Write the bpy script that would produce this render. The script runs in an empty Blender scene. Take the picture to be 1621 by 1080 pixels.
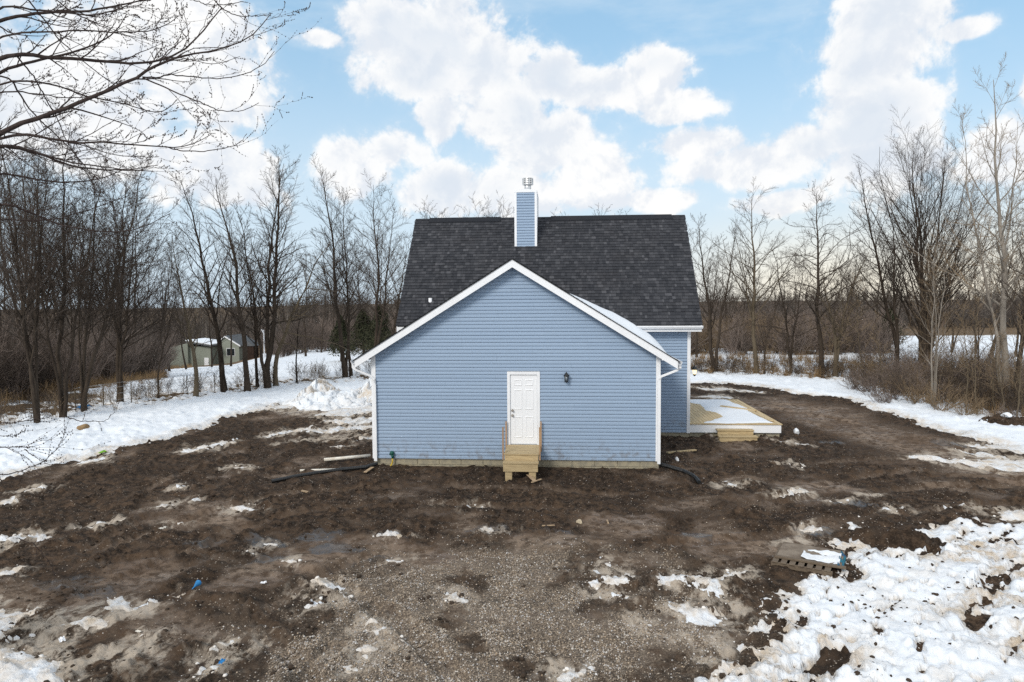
import bpy, math, random
import numpy as np
R = math.radians
rnd = random.Random(7)

# ------------------------------------------------------------------ camera
F_PX, YAW, PITCH, ROLL, CAMZ = 1082.4, 0.0735, -0.0577, -0.0061, 4.80
W0, H0 = 1621.0, 1080.0
_cy, _sy, _cp, _sp, _cr, _sr = math.cos(YAW), math.sin(YAW), math.cos(PITCH), math.sin(PITCH), math.cos(ROLL), math.sin(ROLL)
_F = np.array([-_sy * _cp, _cy * _cp, _sp]); _R = np.array([_cy, _sy, 0.0]); _U = np.cross(_R, _F)
_R2 = _R * _cr + _U * _sr; _U2 = _U * _cr - _R * _sr
scene = bpy.context.scene
COL = scene.collection
cam_data = bpy.data.cameras.new('camera'); cam = bpy.data.objects.new('camera', cam_data); COL.objects.link(cam)
from mathutils import Matrix, Vector
m4 = Matrix(((_R2[0], _U2[0], -_F[0], 0), (_R2[1], _U2[1], -_F[1], 0), (_R2[2], _U2[2], -_F[2], CAMZ), (0, 0, 0, 1)))
cam.matrix_world = m4
cam_data.sensor_width = 36.0; cam_data.lens = F_PX / W0 * 36.0
cam_data.clip_start = 0.05; cam_data.clip_end = 5000
scene.camera = cam

def ray(px, py):
    return _F + _R2 * ((px - W0 / 2) / F_PX) + _U2 * ((H0 / 2 - py) / F_PX)
def at(px, py, Y):                     # the place at depth Y seen in that direction
    d = ray(px, py); t = Y / d[1]
    return np.array([d[0] * t, Y, CAMZ + d[2] * t])
def gp(px, py, z=0.0):                 # the place on the level z
    d = ray(px, py); t = (z - CAMZ) / d[2]
    return np.array([d[0] * t, d[1] * t])

# ------------------------------------------------------------------ view
vs = scene.view_settings
vs.view_transform = 'Standard'; vs.look = 'None'; vs.gamma = 1.0; vs.exposure = 0.55
vs.use_curve_mapping = False
scene.cycles.max_bounces = 5; scene.cycles.diffuse_bounces = 3; scene.cycles.glossy_bounces = 2
scene.cycles.transparent_max_bounces = 4; scene.cycles.use_denoising = False

# ------------------------------------------------------------------ node helper
class NT:
    def __init__(s, tree): s.t = tree; s.n = tree.nodes; s.l = tree.links
    def new(s, typ, **kw):
        nd = s.n.new(typ)
        for k, v in kw.items():
            setattr(nd, k, v)
        return nd
    def link(s, a, b): s.l.new(a, b)
    def put(s, sock, v):
        if isinstance(v, bpy.types.NodeSocket): s.l.new(v, sock)
        elif v is not None:
            if isinstance(v, (tuple, list)) and sock.type == 'RGBA' and len(v) == 3: v = (*v, 1)
            sock.default_value = v
    def math(s, op, a, b=None, c=None, clamp=False):
        nd = s.new('ShaderNodeMath', operation=op, use_clamp=clamp)
        for i, v in enumerate((a, b, c)):
            if v is not None: s.put(nd.inputs[i], v)
        return nd.outputs[0]
    def vm(s, op, a, b=None, scale=None):
        nd = s.new('ShaderNodeVectorMath', operation=op)
        s.put(nd.inputs[0], a)
        if b is not None: s.put(nd.inputs[1], b)
        if scale is not None: s.put(nd.inputs['Scale'], scale)
        return nd.outputs['Value'] if op in ('LENGTH', 'DOT_PRODUCT', 'DISTANCE') else nd.outputs[0]
    def mix(s, f, a, b, blend='MIX'):
        nd = s.new('ShaderNodeMix', data_type='RGBA', blend_type=blend, clamp_factor=True)
        s.put(nd.inputs[0], f); s.put(nd.inputs[6], a); s.put(nd.inputs[7], b)
        return nd.outputs[2]
    def noise(s, vec, scale, detail=4, rough=0.55, dist=0.0, col=False):
        nd = s.new('ShaderNodeTexNoise'); s.put(nd.inputs['Vector'], vec)
        nd.inputs['Scale'].default_value = scale; nd.inputs['Detail'].default_value = detail
        nd.inputs['Roughness'].default_value = rough; nd.inputs['Distortion'].default_value = dist
        return nd.outputs['Color' if col else 'Fac']
    def ss(s, v, a, b, lo=0.0, hi=1.0):
        nd = s.new('ShaderNodeMapRange', interpolation_type='SMOOTHSTEP')
        s.put(nd.inputs['Value'], v)
        nd.inputs['From Min'].default_value = a; nd.inputs['From Max'].default_value = b
        nd.inputs['To Min'].default_value = lo; nd.inputs['To Max'].default_value = hi
        return nd.outputs['Result']
    def attr(s, name):
        return s.new('ShaderNodeAttribute', attribute_name=name).outputs['Fac']
    def objco(s):
        return s.new('ShaderNodeTexCoord').outputs['Object']

# ------------------------------------------------------------------ sky and sun
SUN_EL, SUN_AZ = 33.0, -152.0          # azimuth from +Y towards +X: behind the camera, to its left
world = bpy.data.worlds.new('World'); scene.world = world; world.use_nodes = True
w = NT(world.node_tree); w.n.clear()
sky = w.new('ShaderNodeTexSky', sky_type='NISHITA')
sky.sun_disc = False; sky.sun_elevation = R(SUN_EL); sky.sun_rotation = R(SUN_AZ); sky.air_density = 1.0; sky.dust_density = 1.6; sky.ozone_density = 1.4
dirv = w.vm('NORMALIZE', w.new('ShaderNodeTexCoord').outputs['Generated'])
sep = w.new('ShaderNodeSeparateXYZ'); w.link(dirv, sep.inputs[0])
az = w.math('ARCTAN2', sep.outputs[0], sep.outputs[1]); el = w.math('ARCSINE', sep.outputs[2])
comb = w.new('ShaderNodeCombineXYZ'); w.link(az, comb.inputs[0]); w.link(el, comb.inputs[1])
P = comb.outputs[0]
wob = w.noise(dirv, 5.0, 3, 0.6, col=True)
P = w.vm('ADD', P, w.vm('SCALE', w.vm('SUBTRACT', wob, (0.5, 0.5, 0.5)), scale=0.05))
CL = [(230, 70, 175, 120), (330, 150, 85, 70), (60, 150, 240, 110), (330, 245, 110, 45), (340, 290, 90, 40),
      (610, 55, 85, 75), (690, 80, 110, 75), (770, 110, 75, 60), (660, 125, 110, 45), (505, 68, 50, 18),
      (960, 150, 110, 34), (1045, 112, 55, 42), (870, 135, 60, 45), (1060, 168, 60, 25),
      (800, 190, 80, 60), (700, 195, 38, 38), (860, 235, 100, 62), (930, 285, 90, 55), (620, 235, 60, 38), (570, 262, 62, 45),
      (690, 305, 75, 35), (820, 310, 120, 45), (1180, 255, 150, 34), (1090, 225, 70, 24), (1270, 225, 70, 30), (1240, 315, 80, 18),
      (1405, 25, 85, 70), (1400, 100, 100, 70), (1430, 165, 75, 55), (1370, 200, 85, 60), (1390, 260, 110, 60), (1520, 48, 42, 20),
      (1600, 230, 85, 50), (1640, 160, 30, 40), (1050, 310, 60, 18)]
acc = None
def azel(px, py):
    d = ray(px, py); d = d / np.linalg.norm(d)
    return math.atan2(d[0], d[1]), math.asin(d[2])
for (cx, cy, rx, ry) in CL:
    a0, e0 = azel(cx, cy); a1, _ = azel(cx + rx, cy); _, e1 = azel(cx, cy - ry)
    v = w.vm('MULTIPLY', w.vm('SUBTRACT', P, (a0, e0, 0)), (1 / (a1 - a0), 1 / (e1 - e0), 0))
    b = w.math('SUBTRACT', 1.0, w.vm('LENGTH', v))
    acc = b if acc is None else w.math('MAXIMUM', acc, b)
# beyond the frame the same kind of broken cumulus goes on
gen = w.math('MULTIPLY_ADD', w.noise(dirv, 2.3, 2, 0.5), 3.2, -1.45)
away = w.ss(w.math('ABSOLUTE', w.math('ADD', az, 0.07)), 0.72, 0.95, -1.5, 0.0)
away2 = w.ss(el, 0.48, 0.62, -1.5, 0.0)
gen = w.math('ADD', gen, w.math('MAXIMUM', away, away2))
acc = w.math('MAXIMUM', w.math('MAXIMUM', acc, gen), -1.2)
n1 = w.noise(dirv, 10.5, 10, 0.60, 0.2)
n3 = w.noise(dirv, 30.0, 6, 0.62)
dens = w.math('ADD', w.math('MULTIPLY', acc, 0.85), w.math('MULTIPLY_ADD', n1, 2.3, -0.96))
dens = w.math('ADD', dens, w.math('MULTIPLY_ADD', n3, 0.9, -0.45))
alpha = w.math('ADD', w.math('MULTIPLY', w.ss(dens, -0.06, 0.32), 0.80), w.ss(dens, -0.45, 0.6, 0.0, 0.20))
up = w.vm('ADD', dirv, (-0.010, 0.0, 0.018))
n2 = w.noise(up, 10.5, 10, 0.60, 0.2)
relief = w.math('SUBTRACT', n1, n2)
lit = w.ss(w.math('ADD', relief, w.math('MULTIPLY_ADD', n3, 0.12, -0.06)), -0.10, 0.06)
big = w.noise(dirv, 4.0, 4, 0.5)
grey = w.math('MULTIPLY', w.ss(big, 0.40, 0.68), w.ss(dens, 0.2, 0.9))
ccol = w.mix(lit, (0.84, 0.885, 0.95), (1.05, 1.05, 1.045))
ccol = w.mix(w.math('MULTIPLY', grey, 0.8), ccol, (0.74, 0.82, 0.92))
skyc = w.vm('SCALE', sky.outputs[0], scale=1.0)
thin = w.noise(w.vm('MULTIPLY', dirv, (1.0, 1.0, 3.5)), 4.0, 6, 0.6)
haze = w.math('MAXIMUM', w.ss(el, 0.40, 0.05), w.ss(thin, 0.46, 0.72, 0.0, 0.45))
haze = w.math('MULTIPLY', haze, 0.86)
STR = 0.12
def k(c): return tuple(x / STR for x in c)
warm = w.math('MULTIPLY', w.ss(el, 0.16, 0.0), w.ss(az, 0.0, 0.35))
hazec = w.mix(warm, k((0.50, 0.58, 0.65)), k((.74, .66, .53)))
ccol2 = w.mix(w.math('MULTIPLY', warm, 0.6), w.vm('SCALE', ccol, scale=0.66 / STR), k((.74, .66, .55)))
base = w.mix(1.0, w.vm('SCALE', skyc, scale=1.0), (0.80, 1.18, 1.18, 1), 'MULTIPLY')
blue = w.mix(0.62, w.vm('SCALE', base, scale=0.75), k((0.315, 0.485, 0.655)))
c = w.mix(haze, blue, hazec)
c = w.mix(alpha, c, ccol2)
# a light floor of snow under the horizon line
c = w.mix(w.ss(sep.outputs[2], 0.0, -0.05), c, k((0.45, 0.45, 0.46)))
bg = w.new('ShaderNodeBackground'); bg.inputs['Strength'].default_value = STR
w.link(c, bg.inputs['Color'])
wo = w.new('ShaderNodeOutputWorld'); w.link(bg.outputs[0], wo.inputs[0])
world.cycles.sampling_method = 'MANUAL'; world.cycles.sample_map_resolution = 512

sd = bpy.data.lights.new('sun', 'SUN'); sd.energy = 1.5; sd.angle = R(17); sd.color = (1.0, 0.93, 0.84)
so = bpy.data.objects.new('sun', sd); COL.objects.link(so)
_sd = Vector((math.sin(R(SUN_AZ)) * math.cos(R(SUN_EL)), math.cos(R(SUN_AZ)) * math.cos(R(SUN_EL)), math.sin(R(SUN_EL))))
so.rotation_euler = _sd.to_track_quat('Z', 'Y').to_euler(); so.location = (0, 0, 60)

# ------------------------------------------------------------------ numpy noise
def _hash(ix, iy, seed):
    h = (ix.astype(np.int64) * 374761393 + iy.astype(np.int64) * 668265263 + seed * 974634777) & 0xffffffff
    h = ((h ^ (h >> 13)) * 1274126177) & 0xffffffff
    return ((h ^ (h >> 16)) & 0xffffff) / float(0xffffff)
def vnoise(x, y, seed=0):
    ix = np.floor(x); iy = np.floor(y); fx = x - ix; fy = y - iy
    ang = lambda a, b: _hash(a, b, seed) * 2 * np.pi
    def g(a, b, dx, dy):
        t = ang(a, b); return np.cos(t) * dx + np.sin(t) * dy
    ux = fx * fx * fx * (fx * (fx * 6 - 15) + 10); uy = fy * fy * fy * (fy * (fy * 6 - 15) + 10)
    n00 = g(ix, iy, fx, fy); n10 = g(ix + 1, iy, fx - 1, fy); n01 = g(ix, iy + 1, fx, fy - 1); n11 = g(ix + 1, iy + 1, fx - 1, fy - 1)
    return ((n00 * (1 - ux) + n10 * ux) * (1 - uy) + (n01 * (1 - ux) + n11 * ux) * uy) * 1.5
def fbm(x, y, f, o=4, seed=0, gain=0.5):
    s = 0; a = 1.0; t = 0
    for i in range(o):
        s = s + a * vnoise(x * f + 17.3 * i, y * f - 9.1 * i, seed + i); t += a; a *= gain; f *= 2.03
    return s / t
def sstep(v, a, b):
    t = np.clip((v - a) / (b - a), 0, 1); return t * t * (3 - 2 * t)
def sdist(X, Y, poly):                 # signed distance, positive inside
    d = np.full(X.shape, 1e9); ins = np.zeros(X.shape, bool); n = len(poly)
    for i in range(n):
        x1, y1 = poly[i]; x2, y2 = poly[(i + 1) % n]
        ex, ey = x2 - x1, y2 - y1; t = np.clip(((X - x1) * ex + (Y - y1) * ey) / (ex * ex + ey * ey + 1e-9), 0, 1)
        d = np.minimum(d, (X - x1 - t * ex) ** 2 + (Y - y1 - t * ey) ** 2)
        c = ((y1 > Y) != (y2 > Y)) & (X < (x2 - x1) * (Y - y1) / (y2 - y1 + 1e-12) + x1); ins ^= c
    return np.where(ins, 1, -1) * np.sqrt(d)
def capsule(X, Y, a, b, wd):
    ex, ey = b[0] - a[0], b[1] - a[1]; t = np.clip(((X - a[0]) * ex + (Y - a[1]) * ey) / (ex * ex + ey * ey + 1e-9), 0, 1)
    taper = 1 - 0.5 * np.abs(2 * t - 1) ** 2
    return wd * taper - np.sqrt((X - a[0] - t * ex) ** 2 + (Y - a[1] - t * ey) ** 2)

# ------------------------------------------------------------------ terrain
HOUSE = dict(gx0=-5.53, gx1=2.75, gy=19.50, mx0=-5.45, mx1=4.38, my=23.82, sill=0.245)
def _poly(pts): return [tuple(gp(*p)) for p in pts]
LOT = _poly([(-420, 850), (-150, 795), (0, 757), (100, 733), (200, 712), (300, 685), (370, 662), (440, 640), (520, 634), (600, 632), (700, 622), (900, 612),
             (1095, 606), (1190, 608), (1250, 622), (1330, 630), (1365, 641), (1410, 657), (1450, 668), (1490, 682), (1560, 702), (1621, 720), (1800, 765), (2300, 900), (3200, 1900), (800, 6000), (-1500, 1900)])
BIGSNOW = _poly([(1325, 850), (1345, 840), (1420, 842), (1500, 832), (1621, 826), (1900, 815), (2600, 900), (2600, 1500), (900, 1500), (1080, 1100), (1110, 1078), (1150, 1042), (1195, 1010),
                 (1235, 990), (1215, 968), (1245, 935), (1290, 912), (1330, 895), (1322, 872), (1300, 858)])
ST = [(1515,712,1592,725,.35),(1447,725,1640,745,.45),(1531,706,1600,711,.3),(1560,730,1660,735,.5),(1240,735,1270,736,.16),(1251,776,1283,776,.17),(1145,760,1171,773,.12),(1229,700,1280,707,.16),
 (1216,785,1280,782,.14),(1299,794,1345,793,.12),(1348,785,1393,783,.13),(1399,804,1428,804,.16),(1261,835,1296,841,.16),(1119,925,1184,902,.14),(1100,921,1148,941,.15),(1502,802,1563,809,.12),(1590,820,1640,815,.3),
 (945,908,975,890,.10),(950,918,992,930,.13),(958,935,988,950,.13),(985,905,1006,926,.08),(940,925,952,945,.08),(709,940,749,952,.15),(572,972,612,1005,.16),(552,1057,596,1017,.16),(500,928,532,934,.24),(482,965,540,952,.12),
 (881,1077,933,1053,.17),(620,888,640,884,.10),(608,846,636,848,.13),(757,836,800,838,.12),(690,800,700,802,.1),(740,806,760,803,.1),(1045,924,1113,920,.15),(1105,936,1150,942,.2),(1061,964,1150,985,.26),(1180,920,1150,905,.12),
 (130,834,190,826,.20),(7,851,70,855,.26),(235,804,310,790,.16),(366,802,397,805,.26),(274,825,295,825,.14),(127,735,165,726,.28),(270,774,310,767,.16),(352,742,404,739,.18),(288,716,370,700,.28),(0,911,32,902,.2),
 (169,953,204,964,.2),(-60,1000,24,982,.5),(-100,1060,60,1078,.5),(95,992,180,990,.1),(204,967,274,943,.1),(447,886,468,890,.14),(390,876,408,872,.1),(415,853,440,862,.14),(-60,1010,60,1010,.12),(60,1075,110,1095,.2),
 (487,651,511,646,.4),(519,656,600,648,1.0),(530,667,600,668,.7),(482,684,600,676,.4),(420,690,494,678,.28),(529,710,551,708,.16),(410,650,470,642,.6),(560,700,600,694,.2),(590,1040,640,1015,.1),(20,780,70,776,.2),(0,800,20,800,.2),
 (1094,613,1201,621,.45),(1110,628,1160,630,.35),(1080,690,1110,692,.12),(1150,700,1120,696,.1),(940,880,960,876,.08),(330,1030,380,1000,.10),(300,1050,350,1062,.14),(215,1010,260,1000,.1),(700,905,715,900,.07),(1000,1000,1040,990,.1)]
STW = [(gp(a, b), gp(c_, d), wd) for a, b, c_, d, wd in ST]
DRIVE = _poly([(1095, 628), (1230, 632), (1340, 645), (1430, 672), (1540, 705), (1621, 728), (1900, 800), (1900, 830), (1621, 775), (1480, 745), (1380, 715), (1300, 685), (1210, 655), (1095, 645)])
FLATS = [(480,870,560,880,1.1),(430,890,500,860,.8),(950,830,1030,850,1.2),(1270,765,1330,775,1.3),(1080,850,1200,860,1.2),(120,925,300,900,.9),(330,930,420,920,.7),(600,860,760,900,.9),(420,660,560,645,1.5),(300,800,380,830,.8),(190,940,120,980,.7),(820,870,900,850,.8),(1230,850,1290,862,.5)]
FLW = [(gp(a, b), gp(c_, d), wd) for a, b, c_, d, wd in FLATS]
SLW = [(gp(a, b), gp(c_, d), wd) for a, b, c_, d, wd in [(30,1000,250,960,.7),(20,1050,330,1040,.5),(480,940,560,930,.5),(600,990,540,1060,.5),(940,900,1000,940,.5),(1060,930,1180,970,.7),(1240,860,1300,850,.5),(1480,720,1621,735,1.0),(440,700,590,690,.8),(440,650,590,660,1.0),(330,1060,440,990,.35),(1130,770,1200,765,.5),(1080,960,1130,1060,.5),(690,930,760,950,.3)]]
PDL = [(gp(a, b), gp(c_, d), wd) for a, b, c_, d, wd in [(395,848,440,862,.28),(470,850,540,845,.30),(500,866,560,868,.35),(70,925,150,920,.35),(120,935,170,945,.25),(400,890,440,880,.2),(740,838,800,834,.18),(600,846,640,850,.16),(1270,838,1310,845,.3),(1090,848,1120,852,.25),(1330,800,1380,800,.3),(860,842,900,845,.12),(1480,700,1520,706,.4),(1300,700,1340,704,.35),(560,890,600,885,.2),(300,860,350,850,.2)]]
GRAVEL = _poly([(560, 900), (640, 880), (760, 870), (860, 868), (960, 880), (1040, 905), (1110, 960), (1150, 1000), (1100, 1060), (1060, 1100), (1000, 1500), (300, 1500), (370, 1080), (400, 1020), (470, 960)])
MOUND = (gp(1345, 850), gp(1495, 866))
UX = [-2.5, -.9, -.62, -.5, -.39, -.2, .0, .3, .7, 2.5]
SLO = [-.09, -.09, -.088, -.078, -.040, -.03, -.028, -.016, -.012, -.012]
Y0 = [26, 28, 38, 40, 44, 47, 48, 50, 46, 40]
def base_h(X, Y):
    X = np.asarray(X, float); Y = np.asarray(Y, float)
    u = X / np.maximum(Y, 4.0); sl = np.interp(u, UX, SLO); y0 = np.interp(u, UX, Y0)
    dd = np.clip(Y - y0, 0, 95)
    z = sl * dd * sstep(dd, 0, 10)
    z = z + 0.10 * fbm(X, Y, 0.06, 3, 5) * sstep(np.hypot(X, Y), 14, 60)
    r = np.hypot(X, Y); z = z + sstep(r, 240, 620) * (4.5 + 3.0 * fbm(X, Y, 0.004, 2, 9)) - sstep(Y, 120, 240) * 1.0
    # soil raised against the foundations
    dg = np.maximum(np.maximum(HOUSE['gx0'] - X, X - HOUSE['gx1']), np.maximum(HOUSE['gy'] - Y, Y - 24))
    dm = np.maximum(np.maximum(HOUSE['mx0'] - X, X - 7.4), np.maximum(HOUSE['my'] - Y, Y - 29.7))
    z = z + 0.02 * np.exp(-np.maximum(np.minimum(dg, dm + 0.3), 0) / 0.9) + 0.07 * np.exp(-(np.maximum(dm, 0) / 0.8)) * (dg > 0.2)
    return z
TRK = [[(360, 1100), (450, 1010), (545, 930), (660, 880), (800, 850), (980, 850), (1180, 830), (1400, 790), (1640, 780)],
       [(-60, 930), (120, 845), (300, 765), (440, 700), (590, 655)], [(-60, 1000), (200, 880), (420, 800), (620, 780), (860, 790), (1100, 800), (1300, 745), (1450, 735), (1621, 755)],
       [(1640, 752), (1480, 712), (1330, 672), (1200, 648), (1060, 632)], [(620, 1100), (560, 1010), (430, 930), (250, 900), (60, 930)]]
TRKW = [[gp(a, b) for a, b in l_] for l_ in TRK]
def tracks(X, Y):
    dz = np.zeros(X.shape); inn = np.zeros(X.shape)
    m = (np.hypot(X, Y) < 60) & (Y > 5); Xm, Ym = X[m], Y[m]; dzm = np.zeros(Xm.shape); inm = np.zeros(Xm.shape)
    for l_ in TRKW:
        P_ = np.array(l_); n = 40; t = np.linspace(0, len(P_) - 1, n); k_ = np.arange(len(P_)); q = np.stack([np.interp(t, k_, P_[:, 0]), np.interp(t, k_, P_[:, 1])], -1)
        for _ in range(3): q[1:-1] = (q[:-2] + 2 * q[1:-1] + q[2:]) / 4
        best = np.full(Xm.shape, 99.); sd_ = np.zeros(Xm.shape); al = np.zeros(Xm.shape); acc_ = 0
        for i in range(n - 1):
            ex, ey = q[i + 1] - q[i]; L = math.hypot(ex, ey); tt = np.clip(((Xm - q[i, 0]) * ex + (Ym - q[i, 1]) * ey) / (L * L), 0, 1)
            dx, dy = Xm - q[i, 0] - tt * ex, Ym - q[i, 1] - tt * ey; d = np.hypot(dx, dy); b = d < best
            best = np.where(b, d, best); sd_ = np.where(b, np.sign(ex * dy - ey * dx) * d, sd_); al = np.where(b, acc_ + tt * L, al); acc_ += L
        fade = sstep(fbm(Xm, Ym, .25, 2, 301), -.30, .12)
        for off in (-.8, .8):
            e = np.abs(sd_ - off + .05 * fbm(al, al * 0, .5, 2, 5)); ins = 1 - sstep(e, .13, .20); berm = np.exp(-((e - .26) / .09) ** 2)
            dzm += fade * (-.055 * ins + .035 * berm + .012 * ins * np.sign(np.sin(al * 38 + np.sign(sd_ - off) * 1.2))); inm = np.maximum(inm, ins * fade)
    dz[m] = dzm; inn[m] = inm
    return dz, inn
def slush_f(X, Y):
    s = np.full(X.shape, -2.0)
    for a, b, wd in STW: s = np.maximum(s, capsule(X, Y, a, b, wd * 2.2 + .22))
    for a, b, wd in SLW: s = np.maximum(s, capsule(X, Y, a, b, wd))
    return sstep(s + .55 * fbm(X, Y, 1.6, 5, 141, .65), -.22, .40)
def fields(X, Y):
    z = base_h(X, Y)
    r = np.hypot(X, Y)
    lot = sdist(X, Y, LOT)
    flat = np.full(X.shape, -3.0)
    for a, b, wd in FLW: flat = np.maximum(flat, capsule(X, Y, a, b, wd) / wd)
    flat = flat + 0.9 * fbm(X, Y, 0.9, 3, 31); flat = sstep(flat, -0.15, 0.5)
    drv = sdist(X, Y, DRIVE); flat = np.maximum(flat, sstep(drv + 1.2 * fbm(X, Y, .35, 3, 12), -0.4, 1.2))
    flat = np.maximum(flat, 0.8 * sstep(fbm(X, Y, 0.45, 4, 77) + .5 * fbm(np.hypot(X + .5, Y - 25), np.arctan2(X + .5, Y - 25) * 5, 1.1, 3, 79), 0.10, 0.48))
    gr = sdist(X, Y, GRAVEL) + 1.5 * fbm(X, Y, 0.6, 4, 21); grav = sstep(gr, -1.3, 1.5) * (1 - .85 * sstep(fbm(X, Y, .55, 4, 25, .6) + .25 * fbm(X, Y, 2.5, 3, 27), .02, .22))
    # ruts follow circles round the house
    rad = np.hypot(X + 0.5, Y - 25.0); th = np.arctan2(X + 0.5, Y - 25.0)
    rut = fbm(rad * 1.0, th * 4.0, 1.5, 3, 41); rut2 = fbm(rad, th * 6.0, 3.4, 3, 43)
    near = 1 - sstep(r, 40, 60)
    clod = fbm(X, Y, 1.1, 3, 51) * 0.10 + fbm(X, Y, 3.7, 3, 55, 0.6) * 0.085 + fbm(X, Y, 11.0, 2, 58) * 0.032
    clod = np.where(clod > 0, clod * 1.5, clod * 0.8)
    dgw = np.maximum(np.maximum(HOUSE['gx0'] - X, X - HOUSE['gx1']), np.maximum(HOUSE['gy'] - Y, Y - 24))
    calmw = 0.35 + 0.65 * sstep(dgw, 0.0, 0.6)
    rough = (1 - 0.82 * flat) * (1 - 0.55 * grav)
    z = z + near * calmw * (clod * rough + 0.045 * rut + 0.03 * rut2 * rough + fbm(X, Y, 0.35, 2, 61) * 0.08)
    tz_, tin = tracks(X, Y); z = z + tz_; flat = np.maximum(flat, .55 * tin)
    mo = capsule(X, Y, MOUND[0], MOUND[1], 0.42); z = z + np.clip(mo + 0.25 * fbm(X, Y, 2.5, 3, 71), 0, 1) * 0.60
    # snow thickness
    n_a = fbm(X, Y, 0.5, 3, 81); n_b = fbm(X, Y, 2.2, 4, 85, 0.6); n_c = fbm(X, Y, 8.0, 3, 88, 0.6)
    s1 = -lot + 0.7 * n_a + 0.45 * n_b + 0.12 * n_c
    s2 = sdist(X, Y, BIGSNOW) + 0.8 * n_a + 0.75 * n_b + 0.22 * n_c
    big = np.maximum(s1, s2)
    s3 = np.full(X.shape, -2.0)
    for a, b, wd in STW: s3 = np.maximum(s3, capsule(X, Y, a, b, wd * 1.2))
    st = s3 * 1.0 + 0.10 * n_a + 0.30 * n_b + 0.22 * n_c + 0.22 * rut2 + 0.10 * rut - 0.10
    s = np.maximum(big, st)
    th_ = np.clip(s * 0.13, -0.08, 0.075) + np.where(big > 0.25, 1, 0) * 0.0
    th_ = np.where(st > big, np.clip(st * 0.20, -0.08, 0.022), th_)
    # the churned snow at the near right: lumps, and soil showing through
    ch = sstep(s2, -0.1, 0.8) * (s1 < 0)
    lumps = np.abs(fbm(X, Y, 1.1, 4, 91, 0.6)) * 0.10 + fbm(X, Y, 6.0, 4, 95, .75) * 0.045 + .06 * np.clip(fbm(X + .3 * Y, Y * 2 - X, .7, 4, 97, .6), 0, 1)
    calm = np.clip(sstep(fbm(X, Y, 0.30, 2, 98) + 0.25 * (X - 6.5) * 0.1, 0.0, 0.3) + sstep(capsule(X, Y, gp(1300, 960), gp(1500, 905), 1.1) + .4 * n_a, 0, .5), 0, 1)
    th_ = th_ + ch * lumps * (1 - 0.8 * calm) * .5 - ch * .10 * sstep(fbm((X + Y) * .8, (Y - X) * 1.8, 1.4, 4, 131, .65), .12, .38)
    dirt = fbm(X * 0.7 + Y * 0.7, (Y - X) * 2.0, 0.5, 5, 101, 0.6)
    th_ = th_ - ch * (1 - .85 * calm) * (sstep(dirt, 0.02, 0.36) + sstep(n_b + .3 * n_c, .10, .52)) * 0.135
    th_ = th_ - 0.9 * sstep(mo + 0.35 * n_b + .1, 0, 0.25) 
    # clean lane snow: soft dips
    th_ = th_ + sstep(s1, 0.2, 1.5) * (0.05 * n_a + 0.006 * n_b)
    # litter under the hedgerow trees
    u = X / np.maximum(Y, 4.0)
    hed = np.interp(u, [-1, -.9, -.75, -.6, -.5, -.4, -.2, .2, .3, .42, .5, .6, .7, 1], [22, 23.5, 27.5, 31, 34.5, 38.5, 42, 45, 44.5, 39, 33, 28.5, 26.5, 24]) + 1.0
    band = np.exp(-((Y - hed - 1.5) / 2.2) ** 2) * (Y > 15)
    th_ = th_ - band * (0.07 + 0.28 * n_b + 0.2 * n_a) * (s1 > 0)
    behind = sstep(Y, 105, 125) 
    th_ = th_ - behind * (0.25 + fbm(X, Y, 0.05, 3, 111) * 0.1)
    lw = sstep(-u, 0.67, 0.80) * sstep(Y - hed, 1, 6); th_ = th_ - lw * (0.14 + 0.5 * fbm(X, Y, 0.25, 4, 117))
    rw = sstep(u, 0.10, 0.2) * (1 - sstep(u, .42, .5)) * sstep(Y - hed, 14, 24) * (1 - sstep(Y, 150, 160)); th_ = th_ - rw * (0.10 + 0.3 * fbm(X, Y, 0.15, 4, 119))
    clean = np.clip(sstep(s1, 0.25, 0.9), 0, 1)
    dirty = np.clip(1 - clean, 0, 1) * np.where(s2 > st, sstep(fbm(X + Y * .6, Y * 1.4 - X, 0.8, 5, 121, .62), -0.12, 0.22) * (1 - 0.8 * calm) + .12, 0.62 + 0.9 * n_b)
    dirty = np.maximum(dirty, sstep(-th_, -0.055, 0.0) * 0.85)
    grassy = sstep(Y - hed, -3.5, 1.0) * (lot < 0)
    return z, np.clip(th_, -0.2, 0.6), flat, grav, np.clip(dirty, 0, 1), grassy

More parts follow.
